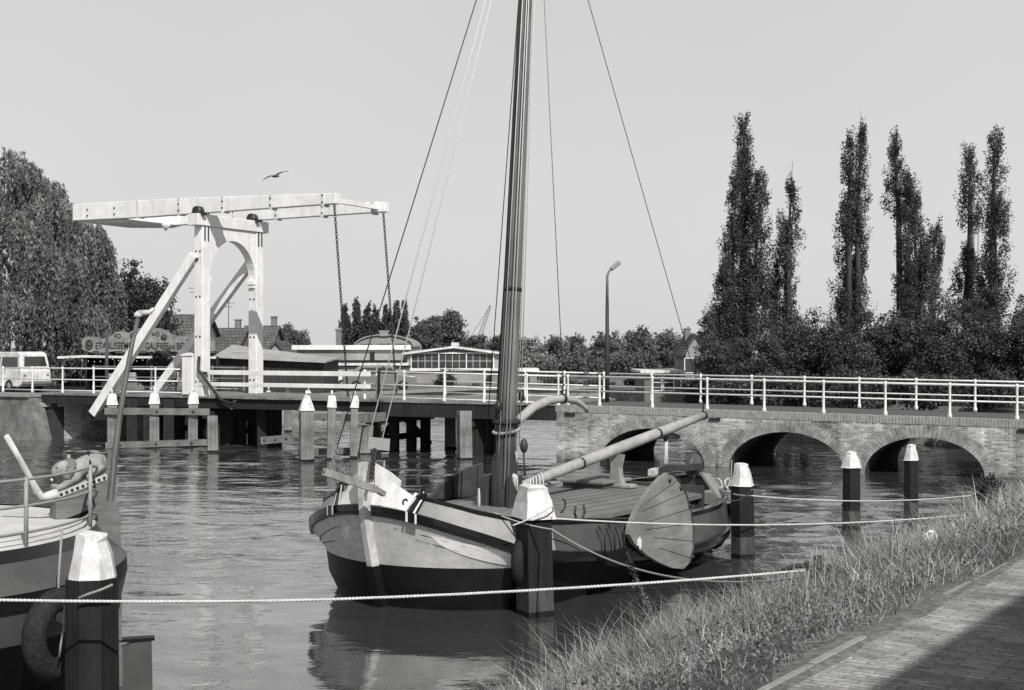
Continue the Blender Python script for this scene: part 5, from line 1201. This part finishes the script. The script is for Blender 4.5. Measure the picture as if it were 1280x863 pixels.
crn = thing('harbour_crane', 'distant lattice crane jib rising above the workshop roof', 'crane', (PX(594,210),210,LZ))
ca, cc = Vector((0,0,2.0)), Vector((PX(613,210)-PX(594,210),0,PZ(382,210)-LZ))
CRM = mat('crane_grey', .22, .6, .2, 3)
def jib(b):
    n_ = 14; side = (cc-ca).cross(Vector((0,1,0))).normalized()
    A_ = [ca.lerp(cc,i/n_)+side*.35*(1-.6*i/n_) for i in range(n_+1)]; B_ = [ca.lerp(cc,i/n_)-side*.35*(1-.6*i/n_) for i in range(n_+1)]
    b.tube(A_, .05, 4); b.tube(B_, .05, 4)
    for i in range(n_): b.tube([A_[i],B_[i+1]], .035, 4); b.tube([B_[i],A_[i+1]], .035, 4)
part('jib', CRM, crn, jib)
part('cabin', CRM, crn, lambda b: b.bbox((-.6,0,1.2), (2.4,2.2,2.4), .1)); part('crawler', IRON, crn, lambda b: b.bbox((-.4,0,.0), (3.4,2.6,.9), .2))
part('stay', IRON, crn, lambda b: b.tube([(-1.6,0,2.5),cc], .03, 4))
gl = MB(); GY = 60.0; G0 = P(344.5,220.5,GY)
gl.lathe([(.0,-.22),(.04,-.16),(.065,-.03),(.06,.08),(.045,.15),(.02,.2),(0,.24)], (0,0,0), 10, axis=Euler((PI/2,0,PI/2-.5)).to_matrix())
for sd_ in (-1,1):
    rows = []
    for k, (dx, dz, ch) in enumerate(((.0,.02,.16),(.16,.07,.17),(.30,.08,.14),(.45,.05,.09),(.58,.02,.02))):
        c = Vector((sd_*dx*.93, sd_*dx*.25, dz+sd_*dx*.36))
        rows.append([c+Vector((-.2*ch,-.8*ch,.0)), c+Vector((0,0,.02)), c+Vector((.15*ch,.4*ch,0)), c+Vector((0,0,-.008))])
    gl.loft(rows)
o = gl.build('gull', mat('gull_grey', .10, .7, .3, 12)); o.location = G0; tag(o, 'gull gliding with spread wings above the drawbridge beams', 'bird')
# ------------------------------------------------------------------ foliage materials and trees
LFP = leaf_mat('poplar_leaf', .085); LFH = leaf_mat('hedge_leaf', .078); LFW = leaf_mat('willow_leaf', .20, .35); LFD = leaf_mat('dark_leaf', .055)
LFF = leaf_mat('far_leaf', .14); LFF2 = leaf_mat('far_leaf_pale', .19); LFM = leaf_mat('hazy_leaf', .115); BARK = mat('bark', .06, .9, .4, 4, (2,2,.4), bump=.01); BARKP = mat('pale_bark', .30, .9, .3, 4, (2,2,.4))  # distant trees get paler leaf colours in place of aerial haze
def poplar(label, cols, Y, base=LZ, per=125, lean=0., trunkm=BARK, leaf=.10, group='tall poplars', dead=()):
    """cols: leaders (px centre bottom, px centre top, row of the tip, row of the foot, width px)"""
    bx = PX(sum(c[0] for c in cols)/len(cols), Y); t = thing('poplar_tree', label, 'poplar', (bx, Y, base), 0, group)
    pts = []; shd = []; tr = MB()
    for (xb, xt, yt, yb, wpx) in cols:
        zt, zb = PZ(yt,Y)-base, PZ(yb,Y)-base; x0, x1 = PX(xb,Y)-bx, PX(xt,Y)-bx; w_ = wpx/F*Y/2*1.08; d0 = rng.uniform(-.7,.7)
        hgt = zt-zb; n_ = int(hgt*w_*16)+20
        for i in range(n_):
            q_ = (i+rng.random())/n_; env = min(1, .62+q_*2.2)*(1-max(0,q_-.25)/.75)**.62+.12
            if rng.random() < .10+.16*math.sin(q_*17+x0*3)**4: continue
            A = rng.uniform(0,2*PI); rr_ = w_*env*rng.uniform(.15,1.02)**.6
            c = np.array([x0+(x1-x0)*q_+rr_*math.cos(A)+rng.normal()*.05, d0+rr_*1.0*math.sin(A), zb+hgt*q_*.985])
            rx = rng.uniform(.18,.38)*(.6+.5*(1-q_)); rz_ = rng.uniform(.30,.75); k = int(per*rng.uniform(.5,1.3))
            pp = ball(k, (0,0,0), (rx,rx,rz_), .55); pp[:,0] += pp[:,2]*.18*math.cos(A); pp[:,1] += pp[:,2]*.18*math.sin(A)
            pts.append(c+pp); shd.append(rng.uniform(.55,1.3)*rng.uniform(.8,1.22,k))
        tr.tube([(x0,d0*.3,-.1),(x0+(x1-x0)*.3,d0*.7,zb+hgt*.3),(x0+(x1-x0)*.7,d0,zb+hgt*.7),(x0+(x1-x0)*.85,d0,zb+hgt*.85)], [.20,.11,.045,.012], 7)
        for _ in range(int(hgt*1.6)):
            q_ = rng.uniform(.05,.85); c = Vector((x0+(x1-x0)*q_, d0, zb+hgt*q_)); A = rng.uniform(0,2*PI); l_ = rng.uniform(.8,1.7)
            tr.tube([c, c+Vector((math.cos(A)*w_*.6, math.sin(A)*w_*.6, l_))], [.03,.008], 4)
    for (xd, y0, y1) in dead: tr.tube([(PX(xd,Y)-bx,.2,PZ(y0,Y)-base),(PX(xd+1,Y)-bx,.2,PZ(y1,Y)-base)], [.028,.006], 5)
    tr.build('trunk', trunkm, t); leaves('crown', LFP, t, np.concatenate(pts), leaf, np.concatenate(shd)); return t
poplar('tallest dark poplar with several stepped leaders, left of all tall poplars', [(930,932,138,300,27),(928,930,190,400,48),(938,948,216,430,40),(918,916,270,440,44),(935,936,330,455,62),(904,903,338,450,46),(906,908,395,470,70)], 62)
poplar('slim poplar close on the right of the tallest poplar', [(984,987,228,330,24),(982,983,285,440,32),(972,971,345,450,38)], 62.5, dead=((975,420,300),))
poplar('double-tipped poplar standing alone in the middle of the row', [(1071,1077,158,300,24),(1060,1062,172,300,22),(1066,1067,250,400,44),(1067,1068,320,430,46)], 61)
poplar('ragged poplar with bare twigs showing on its right side', [(1128,1122,168,270,24),(1132,1134,220,380,34),(1150,1149,246,400,30),(1165,1168,280,410,28),(1146,1148,320,420,58)], 61, dead=((1152,330,235),))
poplar('sparse poplar with a bare stretch of trunk below its top', [(1213,1213,186,285,26),(1206,1212,308,400,42)], 62, dead=((1219,330,220),(1224,390,210)))
poplar('tall poplar last at the right end of the row', [(1238,1240,164,300,26),(1243,1240,250,400,36),(1236,1240,330,410,40)], 60)
def bush(name, label, cat, px0, px1, yt, yb, Y, m, base=LZ, clump=.5, per=34, leaf=.2, depth=None, nblob=6, trunk=True, group=None, flat=.8, bark=BARK, seed=None):
    """round-headed tree or shrub filling the given rows and columns at distance Y"""
    x0, x1 = PX(px0,Y), PX(px1,Y); zt = PZ(yt,Y)-base; zb = PZ(yb,Y)-base; w_ = x1-x0; d_ = depth or w_*.8
    t = thing(name, label, cat, ((x0+x1)/2, Y, base), 0, group); bl = []
    for i in range(nblob):
        a = 2*PI*i/nblob+rng.uniform(-.4,.4); k = rng.uniform(.35,.62); rr_ = rng.uniform(.30,.44); f = rng.uniform(.3,.75)
        bl.append((math.cos(a)*w_/2*k, math.sin(a)*d_/2*k, zb+(zt-zb)*f, w_*rr_*.62, d_*rr_*.62, (zt-zb)*min(.36, f*.6+.1)))
    bl.append((rng.uniform(-.15,.15)*w_, 0, zb+(zt-zb)*.68, w_*.28, d_*.28, (zt-zb)*.30)); bl.append((0,0,zb+(zt-zb)*.38, w_*.36, d_*.36, (zt-zb)*.36))
    C, S = crown_points(bl, per, clump, flat=flat)
    hi = (C[:,2]-zb)/max(.1,zt-zb); S = S*np.clip(.75+.4*hi,.6,1.2)
    tr = MB(); kt = 1. if trunk else .12; tr.tube([(0,0,-.2),(0,0,max(.05,zb+(zt-zb)*.35))], [(w_*.05+.06)*kt, (w_*.03+.04)*kt], 8); limbs(tr, (0,0,max(.04,zb+(zt-zb)*.3)), [(q_[0]*.9,q_[1]*.9,q_[2]+q_[5]*.5) for q_ in bl], (w_*.02+.03)*kt, .02*kt)
    tr.build('trunk' if trunk else 'stems', bark, t); leaves('crown' if trunk else 'leaves', m, t, C, leaf, S); return t
# dense row of dark trees behind the brick bridge
HD = [(868,948,428,500,57,'leftmost dark bushy tree behind the brick bridge, below the tallest poplar'),(905,985,412,500,54,'dark bushy tree right of the tallest poplar foot'),(965,1045,390,500,55,'dark bushy tree with the highest top left of the lone double-tipped poplar'),
      (1020,1100,402,500,53,'dark bushy tree in front of the lone double-tipped poplar'),(1078,1152,396,500,54,'dark bushy tree between the lone poplar and the ragged poplar'),(1135,1212,392,500,52,'dark bushy tree in front of the ragged poplar'),
      (1190,1262,386,500,53,'dark bushy tree below the sparse poplar at the right'),(1245,1330,378,500,52,'dark bushy tree at the right edge, last of the row')]
for a in HD: bush('bushy_tree', a[5], 'tree', a[0], a[1], a[2], a[3], a[4], LFH, clump=.42, per=95, leaf=.112, depth=3.0, nblob=8, group='dark trees behind the brick bridge')
LO = [(848,915,466,512,60,'low grey-green shrub at the foot of the houseboat, right side'),(880,960,470,512,52.5,'low shrub behind the railing left of the second arch'),(950,1040,466,512,51.5,'low dark shrub behind the railing above the second arch'),(1030,1120,466,512,50.5,'low dark shrub behind the railing between second and third arch'),(1110,1200,466,512,49.5,'low dark shrub behind the railing above the third arch'),(1190,1290,464,515,48.5,'low dark shrub behind the railing at the right edge')]
for a in LO: bush('shrub', a[5], 'shrub', a[0], a[1], a[2], a[3], a[4], LFH, base=.9, clump=.3, per=34, leaf=.13, depth=2.4, nblob=7, trunk=False, group='low shrubs behind the brick bridge')
bush('bushy_tree', 'paler leafy tree at the left foot of the tallest poplar', 'tree', 872, 925, 388, 480, 66, LFF, clump=.4, per=40, leaf=.17)
pt = thing('poplar_stump', 'pale leaning bare trunk below the tallest poplar', 'tree trunk', (PX(926,56),56,LZ)); part('trunk', BARKP, pt, lambda b: b.tube([(-.05,-2.2,-.2),(.0,-2.2,.8),(.12,-2.2,1.5),(.2,-2.2,2.2)], [.2,.17,.14,.11], 9))
# far tree line right of the mast
FT = [(632,684,424,'first tree of the far tree line right of the mast'),(664,716,417,'second tree of the far line, below the thin halyard'),(700,748,420,'third tree of the far line, left of the street lamp'),(736,786,419,'tree of the far line directly behind the street lamp'),(772,826,413,'high-topped tree of the far line right of the street lamp'),(812,858,409,'pointed dark tree of the far line above the houseboat'),(842,890,420,'last tree of the far line, next to the gabled house')]
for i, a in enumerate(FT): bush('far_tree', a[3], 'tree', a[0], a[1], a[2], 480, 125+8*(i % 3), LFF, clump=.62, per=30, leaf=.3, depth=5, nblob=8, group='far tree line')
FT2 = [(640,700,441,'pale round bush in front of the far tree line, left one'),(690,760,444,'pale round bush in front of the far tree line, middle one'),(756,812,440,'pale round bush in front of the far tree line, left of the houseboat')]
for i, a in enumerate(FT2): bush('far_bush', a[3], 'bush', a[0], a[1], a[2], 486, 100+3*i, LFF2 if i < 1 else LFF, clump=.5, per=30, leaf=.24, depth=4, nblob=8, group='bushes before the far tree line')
for px0, px1, yt, Y, l in ((672,732,474,83,'low dark bush on the far bank just right of the mast'),(722,774,476,84,'low dark bush on the far bank behind the lamp foot'),(780,806,472,83,'low dark bush on the far bank left of the houseboat')):
    bush('shrub', l, 'shrub', px0, px1, yt, 496, Y, LFD, clump=.35, per=34, leaf=.17, depth=1.6, trunk=False, group='low bushes on the far bank')
# far poplars and round trees behind the factory
for px, yt, w_, l in ((432,381,16,'leftmost'),(446,376,17,'second'),(459,381,16,'third'),(470,386,15,'middle'),(483,383,16,'fifth'),(496,379,15,'sixth'),(505,378,14,'rightmost')):
    poplar('distant narrow poplar behind the factory, '+l+' of the cluster', [(px,px,yt,445,w_),(px-1,px+1,yt+14,440,w_+4)], 150, per=34, leaf=.26, group='distant poplars behind the factory').name = 'far_poplar'
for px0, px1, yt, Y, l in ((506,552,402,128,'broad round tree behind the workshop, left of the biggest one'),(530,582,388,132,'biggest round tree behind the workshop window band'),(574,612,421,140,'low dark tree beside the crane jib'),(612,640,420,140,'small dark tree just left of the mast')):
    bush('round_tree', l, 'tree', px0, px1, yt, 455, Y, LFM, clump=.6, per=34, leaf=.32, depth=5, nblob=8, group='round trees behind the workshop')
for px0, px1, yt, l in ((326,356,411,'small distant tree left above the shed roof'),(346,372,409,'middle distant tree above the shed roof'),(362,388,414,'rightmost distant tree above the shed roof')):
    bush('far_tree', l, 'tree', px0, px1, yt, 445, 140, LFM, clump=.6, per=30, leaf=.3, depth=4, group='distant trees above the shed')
# dark trees behind the stall, small trees
for px0, px1, yt, yb, Y, l in ((66,148,330,500,84,'dark broad tree behind the waffle stall, beside the willow'),(128,190,340,470,82,'dark rounded tree behind the stall sign'),(168,218,346,470,86,'dark tree right of the stall sign behind the strut'),(185,215,395,460,76,'small dark tree directly behind the raking strut')):
    bush('dark_tree', l, 'tree', px0, px1, yt, yb, Y, LFD, clump=.55, per=44, leaf=.2, depth=5, nblob=9, group='dark trees behind the stall')
bush('shrub', 'leafy bush in front of the waffle stall awning', 'shrub', 170, 222, 440, 492, 62, LFD, clump=.3, per=32, leaf=.13, depth=1.2)
bush('shrub', 'bush growing against the workshop wall below its windows', 'shrub', 543, 572, 463, 497, 80, LFD, clump=.3, per=30, leaf=.15, depth=1.5)
bush('shrub', 'low bush at the right foot of the workshop wall', 'shrub', 575, 612, 480, 499, 80, LFF, clump=.25, per=26, leaf=.13, depth=1.2)
# weeping willow
def willow(label, px0, px1, yt, yb, Y):
    x0, x1 = PX(px0,Y), PX(px1,Y); w_ = x1-x0; base = LZ; zt, zb = PZ(yt,Y)-base, PZ(yb,Y)-base
    t = thing('willow_tree', label, 'willow', ((x0+x1)/2,Y,base)); pts = []; shd = []
    domes = [(-.14,.0,.86,.26,.14),(-.02,.2,.78,.22,.14),(.14,-.1,.68,.24,.13),(.28,.0,.58,.23,.12),(-.30,-.1,.72,.30,.15),(.36,.1,.42,.17,.10),(-.05,-.3,.60,.34,.13),(.18,-.3,.48,.28,.12),(-.3,-.3,.45,.32,.12),(.05,-.35,.32,.35,.12),(.33,-.2,.27,.20,.10),(-.3,-.35,.22,.3,.1)]
    for cx, cy, fz, rr_, rzf in domes:
        c = np.array([cx*w_, cy*w_*.8, fz*zt]); R_ = np.array([rr_*w_*.72, rr_*w_*.72, rzf*zt])
        for _ in range(int(135*rr_/.25)):
            d = rng.normal(size=3); d[2] = abs(d[2])*.9+.05; d /= np.linalg.norm(d); p0 = c+d*R_*rng.uniform(.75,1.05)
            l_ = rng.uniform(1.2,3.8)*(1.1 if fz < .7 else .75); l_ = min(l_, p0[2]-.4); k = int(l_*22)+8; s = np.sort(rng.random(k))
            out = d[:2]*.45
            pp = np.stack([p0[0]+out[0]*np.sqrt(s)*.8+rng.normal(size=k)*.07, p0[1]+out[1]*np.sqrt(s)*.8+rng.normal(size=k)*.07, p0[2]+.1*np.sin(s*3)-l_*s**1.25], 1)
            pts.append(pp); shd.append(rng.uniform(.45,1.25)*(1.2-.55*s)*rng.uniform(.75,1.3,k))
    tr = MB(); tr.tube([(0,0,-.2),(.2,0,zt*.3),(0,0,zt*.5)], [.6,.45,.3], 10); limbs(tr, (.1,0,zt*.35), [(a[0]*w_*.9,a[1]*w_*.7,a[2]*zt) for a in domes[:8]], .22, .05)
    tr.build('trunk', BARK, t); C = np.concatenate(pts)
    leaves('crown', LFW, t, C, .24, np.concatenate(shd), up=1.0, aspect=.34)
willow('large weeping willow with pale hanging branches at the left edge', -75, 150, 186, 490, 76)
# ------------------------------------------------------------------ bank grass
GRASS = leaf_mat('grass_blade', .31, .3, .6)
def blades(name, m, base, hgt, wid, lean, shade, parent=None, segs=3, ang=None):
    """base (N,3), tapered curved blades"""
    N = len(base); A = rng.uniform(0,2*PI,N) if ang is None else ang; dirx = np.stack([np.cos(A),np.sin(A),np.zeros(N)],1); B = A+PI/2+rng.normal(0,.5,N); sd_ = np.stack([np.cos(B),np.sin(B),np.zeros(N)],1)
    V = np.zeros((N, segs*2+1, 3))
    for j in range(segs+1):
        q_ = j/segs; c = base+dirx*(lean*hgt*q_**2)[:,None]; c[:,2] += hgt*(q_-.28*lean*q_**2.2); w_ = wid*(1-q_)**.7
        if j < segs: V[:,2*j] = c-sd_*w_[:,None]/2; V[:,2*j+1] = c+sd_*w_[:,None]/2
        else: V[:,2*j] = c
    nv = segs*2+1; off = (np.arange(N)*nv)[:,None]; loops = []; 
    quads = np.concatenate([np.array([[2*j,2*j+1,2*j+3,2*j+2]])+off[:,:,None].reshape(N,1) for j in range(segs-1)], 0) if segs > 1 else np.zeros((0,4),int)
    tris = np.array([[2*segs-2,2*segs-1,2*segs]])+off
    me = bpy.data.meshes.new(name); me.vertices.add(N*nv); nl = quads.size+tris.size; me.loops.add(nl); me.polygons.add(len(quads)+len(tris))
    me.vertices.foreach_set('co', V.ravel()); me.loops.foreach_set('vertex_index', np.concatenate([quads.ravel(),tris.ravel()]).astype(np.int32))
    me.polygons.foreach_set('loop_start', np.concatenate([np.arange(len(quads))*4, quads.size+np.arange(len(tris))*3]).astype(np.int32))
    me.materials.append(m); me.update(); me.validate()
    a = me.attributes.new('shade','FLOAT','FACE'); a.data.foreach_set('value', np.concatenate([np.tile(shade, segs-1), shade]).astype(np.float32))
    o = bpy.data.objects.new(name, me); COL.objects.link(o); o.parent = parent; return o
N = 250000
k = -2.5+36.5*rng.random(N)**1.75; u = .12+4.55*rng.random(N)
# tufts: pull towards random centres
tc_k = -2.5+36.5*rng.random(2600)**1.6; tc_u = .2+4.45*rng.random(2600); idx = rng.integers(0,2600,N); pull = rng.random(N) < .62; sp_ = .10+.012*np.abs(k)
k = np.where(pull, tc_k[idx]+rng.normal(size=N)*sp_, k); u = np.where(pull, np.clip(tc_u[idx]+rng.normal(size=N)*sp_,.1,4.68), u)
pos = np.array(K0)[None,:2]+np.array(KD)[None,:2]*k[:,None]+np.array(KN)[None,:2]*u[:,None]
z = np.where(u <= .5, PATHZ-.03, PATHZ-.03-(PATHZ+.05)*(np.clip((u-.5)/(BANKW-.5),0,1)**1.15))-.03
hmul = np.clip(.35+u*.35,.35,1.0)*np.clip(.55+.12*k,.5,1.0)
tuft_h = rng.gamma(6,1/6,2600)[idx]; tuft_s = rng.uniform(.5,1.4,2600)[idx]
hgt = rng.uniform(.13,.42,N)*hmul*np.clip(1.12-.018*k,.55,1.)*np.where(pull,tuft_h,1.)*np.where(rng.random(N) < .03, 1.45, 1.0)
hgt *= np.where((np.abs(k-3.7) < .55) & (np.abs(u-2.0) < .6), .45, 1.0)
offk, offu = k-tc_k[idx], u-tc_u[idx]; ang_t = np.arctan2(KD.y*offk+KN.y*offu, KD.x*offk+KN.x*offu)+rng.normal(0,.55,N)
ang = np.where(pull, ang_t, rng.uniform(0,2*PI,N)); ang = np.where(rng.random(N) < .25, rng.normal(2.6,.7,N), ang)
wid = rng.uniform(.004,.010,N)*(1+np.abs(k)*.035)
patch = np.sin(k*.9+u*1.3)+np.sin(k*.37-u*2.1+1)+.8*np.sin(k*2.3+u*.7)
shade = np.clip(rng.gamma(4.5,.22,N)*np.where(pull,tuft_s,.8)*(1+.2*patch),.15,2.6)
tag(blades('bank_grass', GRASS, np.column_stack([pos,z]), hgt, wid, np.clip(rng.normal(.75,.35,N),.1,1.5), shade, ang=ang), kind='stuff')
# seed heads: long thin stalks with a tip
N2 = 1100; k = 2+30*rng.random(N2)**1.5; u = .9+3.6*rng.random(N2); pos = np.array(K0)[None,:2]+np.array(KD)[None,:2]*k[:,None]+np.array(KN)[None,:2]*u[:,None]
z = PATHZ-.03-(PATHZ+.05)*(np.clip((u-.5)/(BANKW-.5),0,1)**1.15)-.02
tag(blades('seeding_grass', GRASS, np.column_stack([pos,z]), rng.uniform(.35,.62,N2), np.full(N2,.006)*(1+k*.03), rng.uniform(.1,.7,N2), rng.uniform(1.2,2.2,N2), segs=4), kind='stuff')
# small broad-leaved weeds and clover at the kerb
N3 = 5200; k = -1+22*rng.random(N3)**1.4; cc_ = -1+22*rng.random(150)**1.4; k = cc_[rng.integers(0,150,N3)]+rng.normal(size=N3)*.16; u = np.abs(rng.normal(.32,.22,N3))+.10
pos = np.array(K0)[None,:2]+np.array(KD)[None,:2]*k[:,None]+np.array(KN)[None,:2]*u[:,None]
wl = leaves('kerb_weeds', LFF2, None, np.column_stack([pos, PATHZ-.02+rng.random(N3)*.10]), .03, rng.uniform(.5,1.4,N3)); tag(wl, kind='stuff')
N4 = 3600; ck, cu = -1.5+30*rng.random(220)**1.6, .5+3.9*rng.random(220); ci = rng.integers(0,220,N4)
k = ck[ci]+rng.normal(size=N4)*.13; u = np.clip(cu[ci]+rng.normal(size=N4)*.13,.3,4.5); pos = np.array(K0)[None,:2]+np.array(KD)[None,:2]*k[:,None]+np.array(KN)[None,:2]*u[:,None]
z = np.where(u <= .5, PATHZ-.03, PATHZ-.03-(PATHZ+.05)*(np.clip((u-.5)/(BANKW-.5),0,1)**1.15))
tag(leaves('bank_weeds', LFF2, None, np.column_stack([pos, z+rng.random(N4)**.7*rng.uniform(.12,.38,220)[ci]]), .035, rng.uniform(.35,1.3,N4)), kind='stuff')
# tall dock stalk on the bank and climbing weed at the bridge end
def stalk(label, base, top, n_, wob, leafm, size, spread, cat='weed plant'):
    base, top = Vector(base), Vector(top); t = thing('dock_weed', label, cat, base); v = top-base
    pts = [v*q_+Vector((wob*math.sin(q_*5),wob*math.cos(q_*4),0)) for q_ in np.linspace(0,1,9)]
    part('stem', mat('weed_stem', .08, .8, .3, 8), t, lambda b: b.tube(pts, [.014*(1-.7*q_)+.003 for q_ in np.linspace(0,1,9)], 6))
    q_ = rng.random(n_)**.8; C = np.array([[np.interp(a, np.linspace(0,1,9), [p[i] for p in pts]) for i in range(3)] for a in q_])+rng.normal(size=(n_,3))*spread*(1-.5*q_[:,None])
    leaves('leaves', leafm, t, C, size, rng.uniform(.6,1.5,n_)); return t
b_ = Vector((PX(806,13.5),13.5,0)); 
stalk('tall dark dock plant with seed spikes rising in front of the leeboard', P(806,772,14.2), P(786,690,14.2), 420, .02, LFD, .035, .025)
stalk('tall seeded weed leaning right beside the dark dock plant', P(812,772,14.0), P(797,722,14.0), 160, .015, LFF, .03, .02)
wd = bush('weed_bush', 'straggling weeds hanging over the right end of the third arch', 'weed plant', 1214, 1258, 596, 655, 27.5, LFD, base=.2, clump=.14, per=26, leaf=.06, depth=.7, trunk=False)
bush('weed_bush', 'leafy weed clump on the bank under the rope end at the right', 'weed plant', 1232, 1290, 612, 668, 24, LFF, base=.3, clump=.14, per=26, leaf=.06, depth=.7, trunk=False)
bush('weed_bush', 'broad-leaved weeds at the kerb beside the pavement', 'weed plant', 1160, 1225, 697, 725, 10.8, LFF, base=1.95, clump=.06, per=22, leaf=.035, depth=.4, trunk=False)
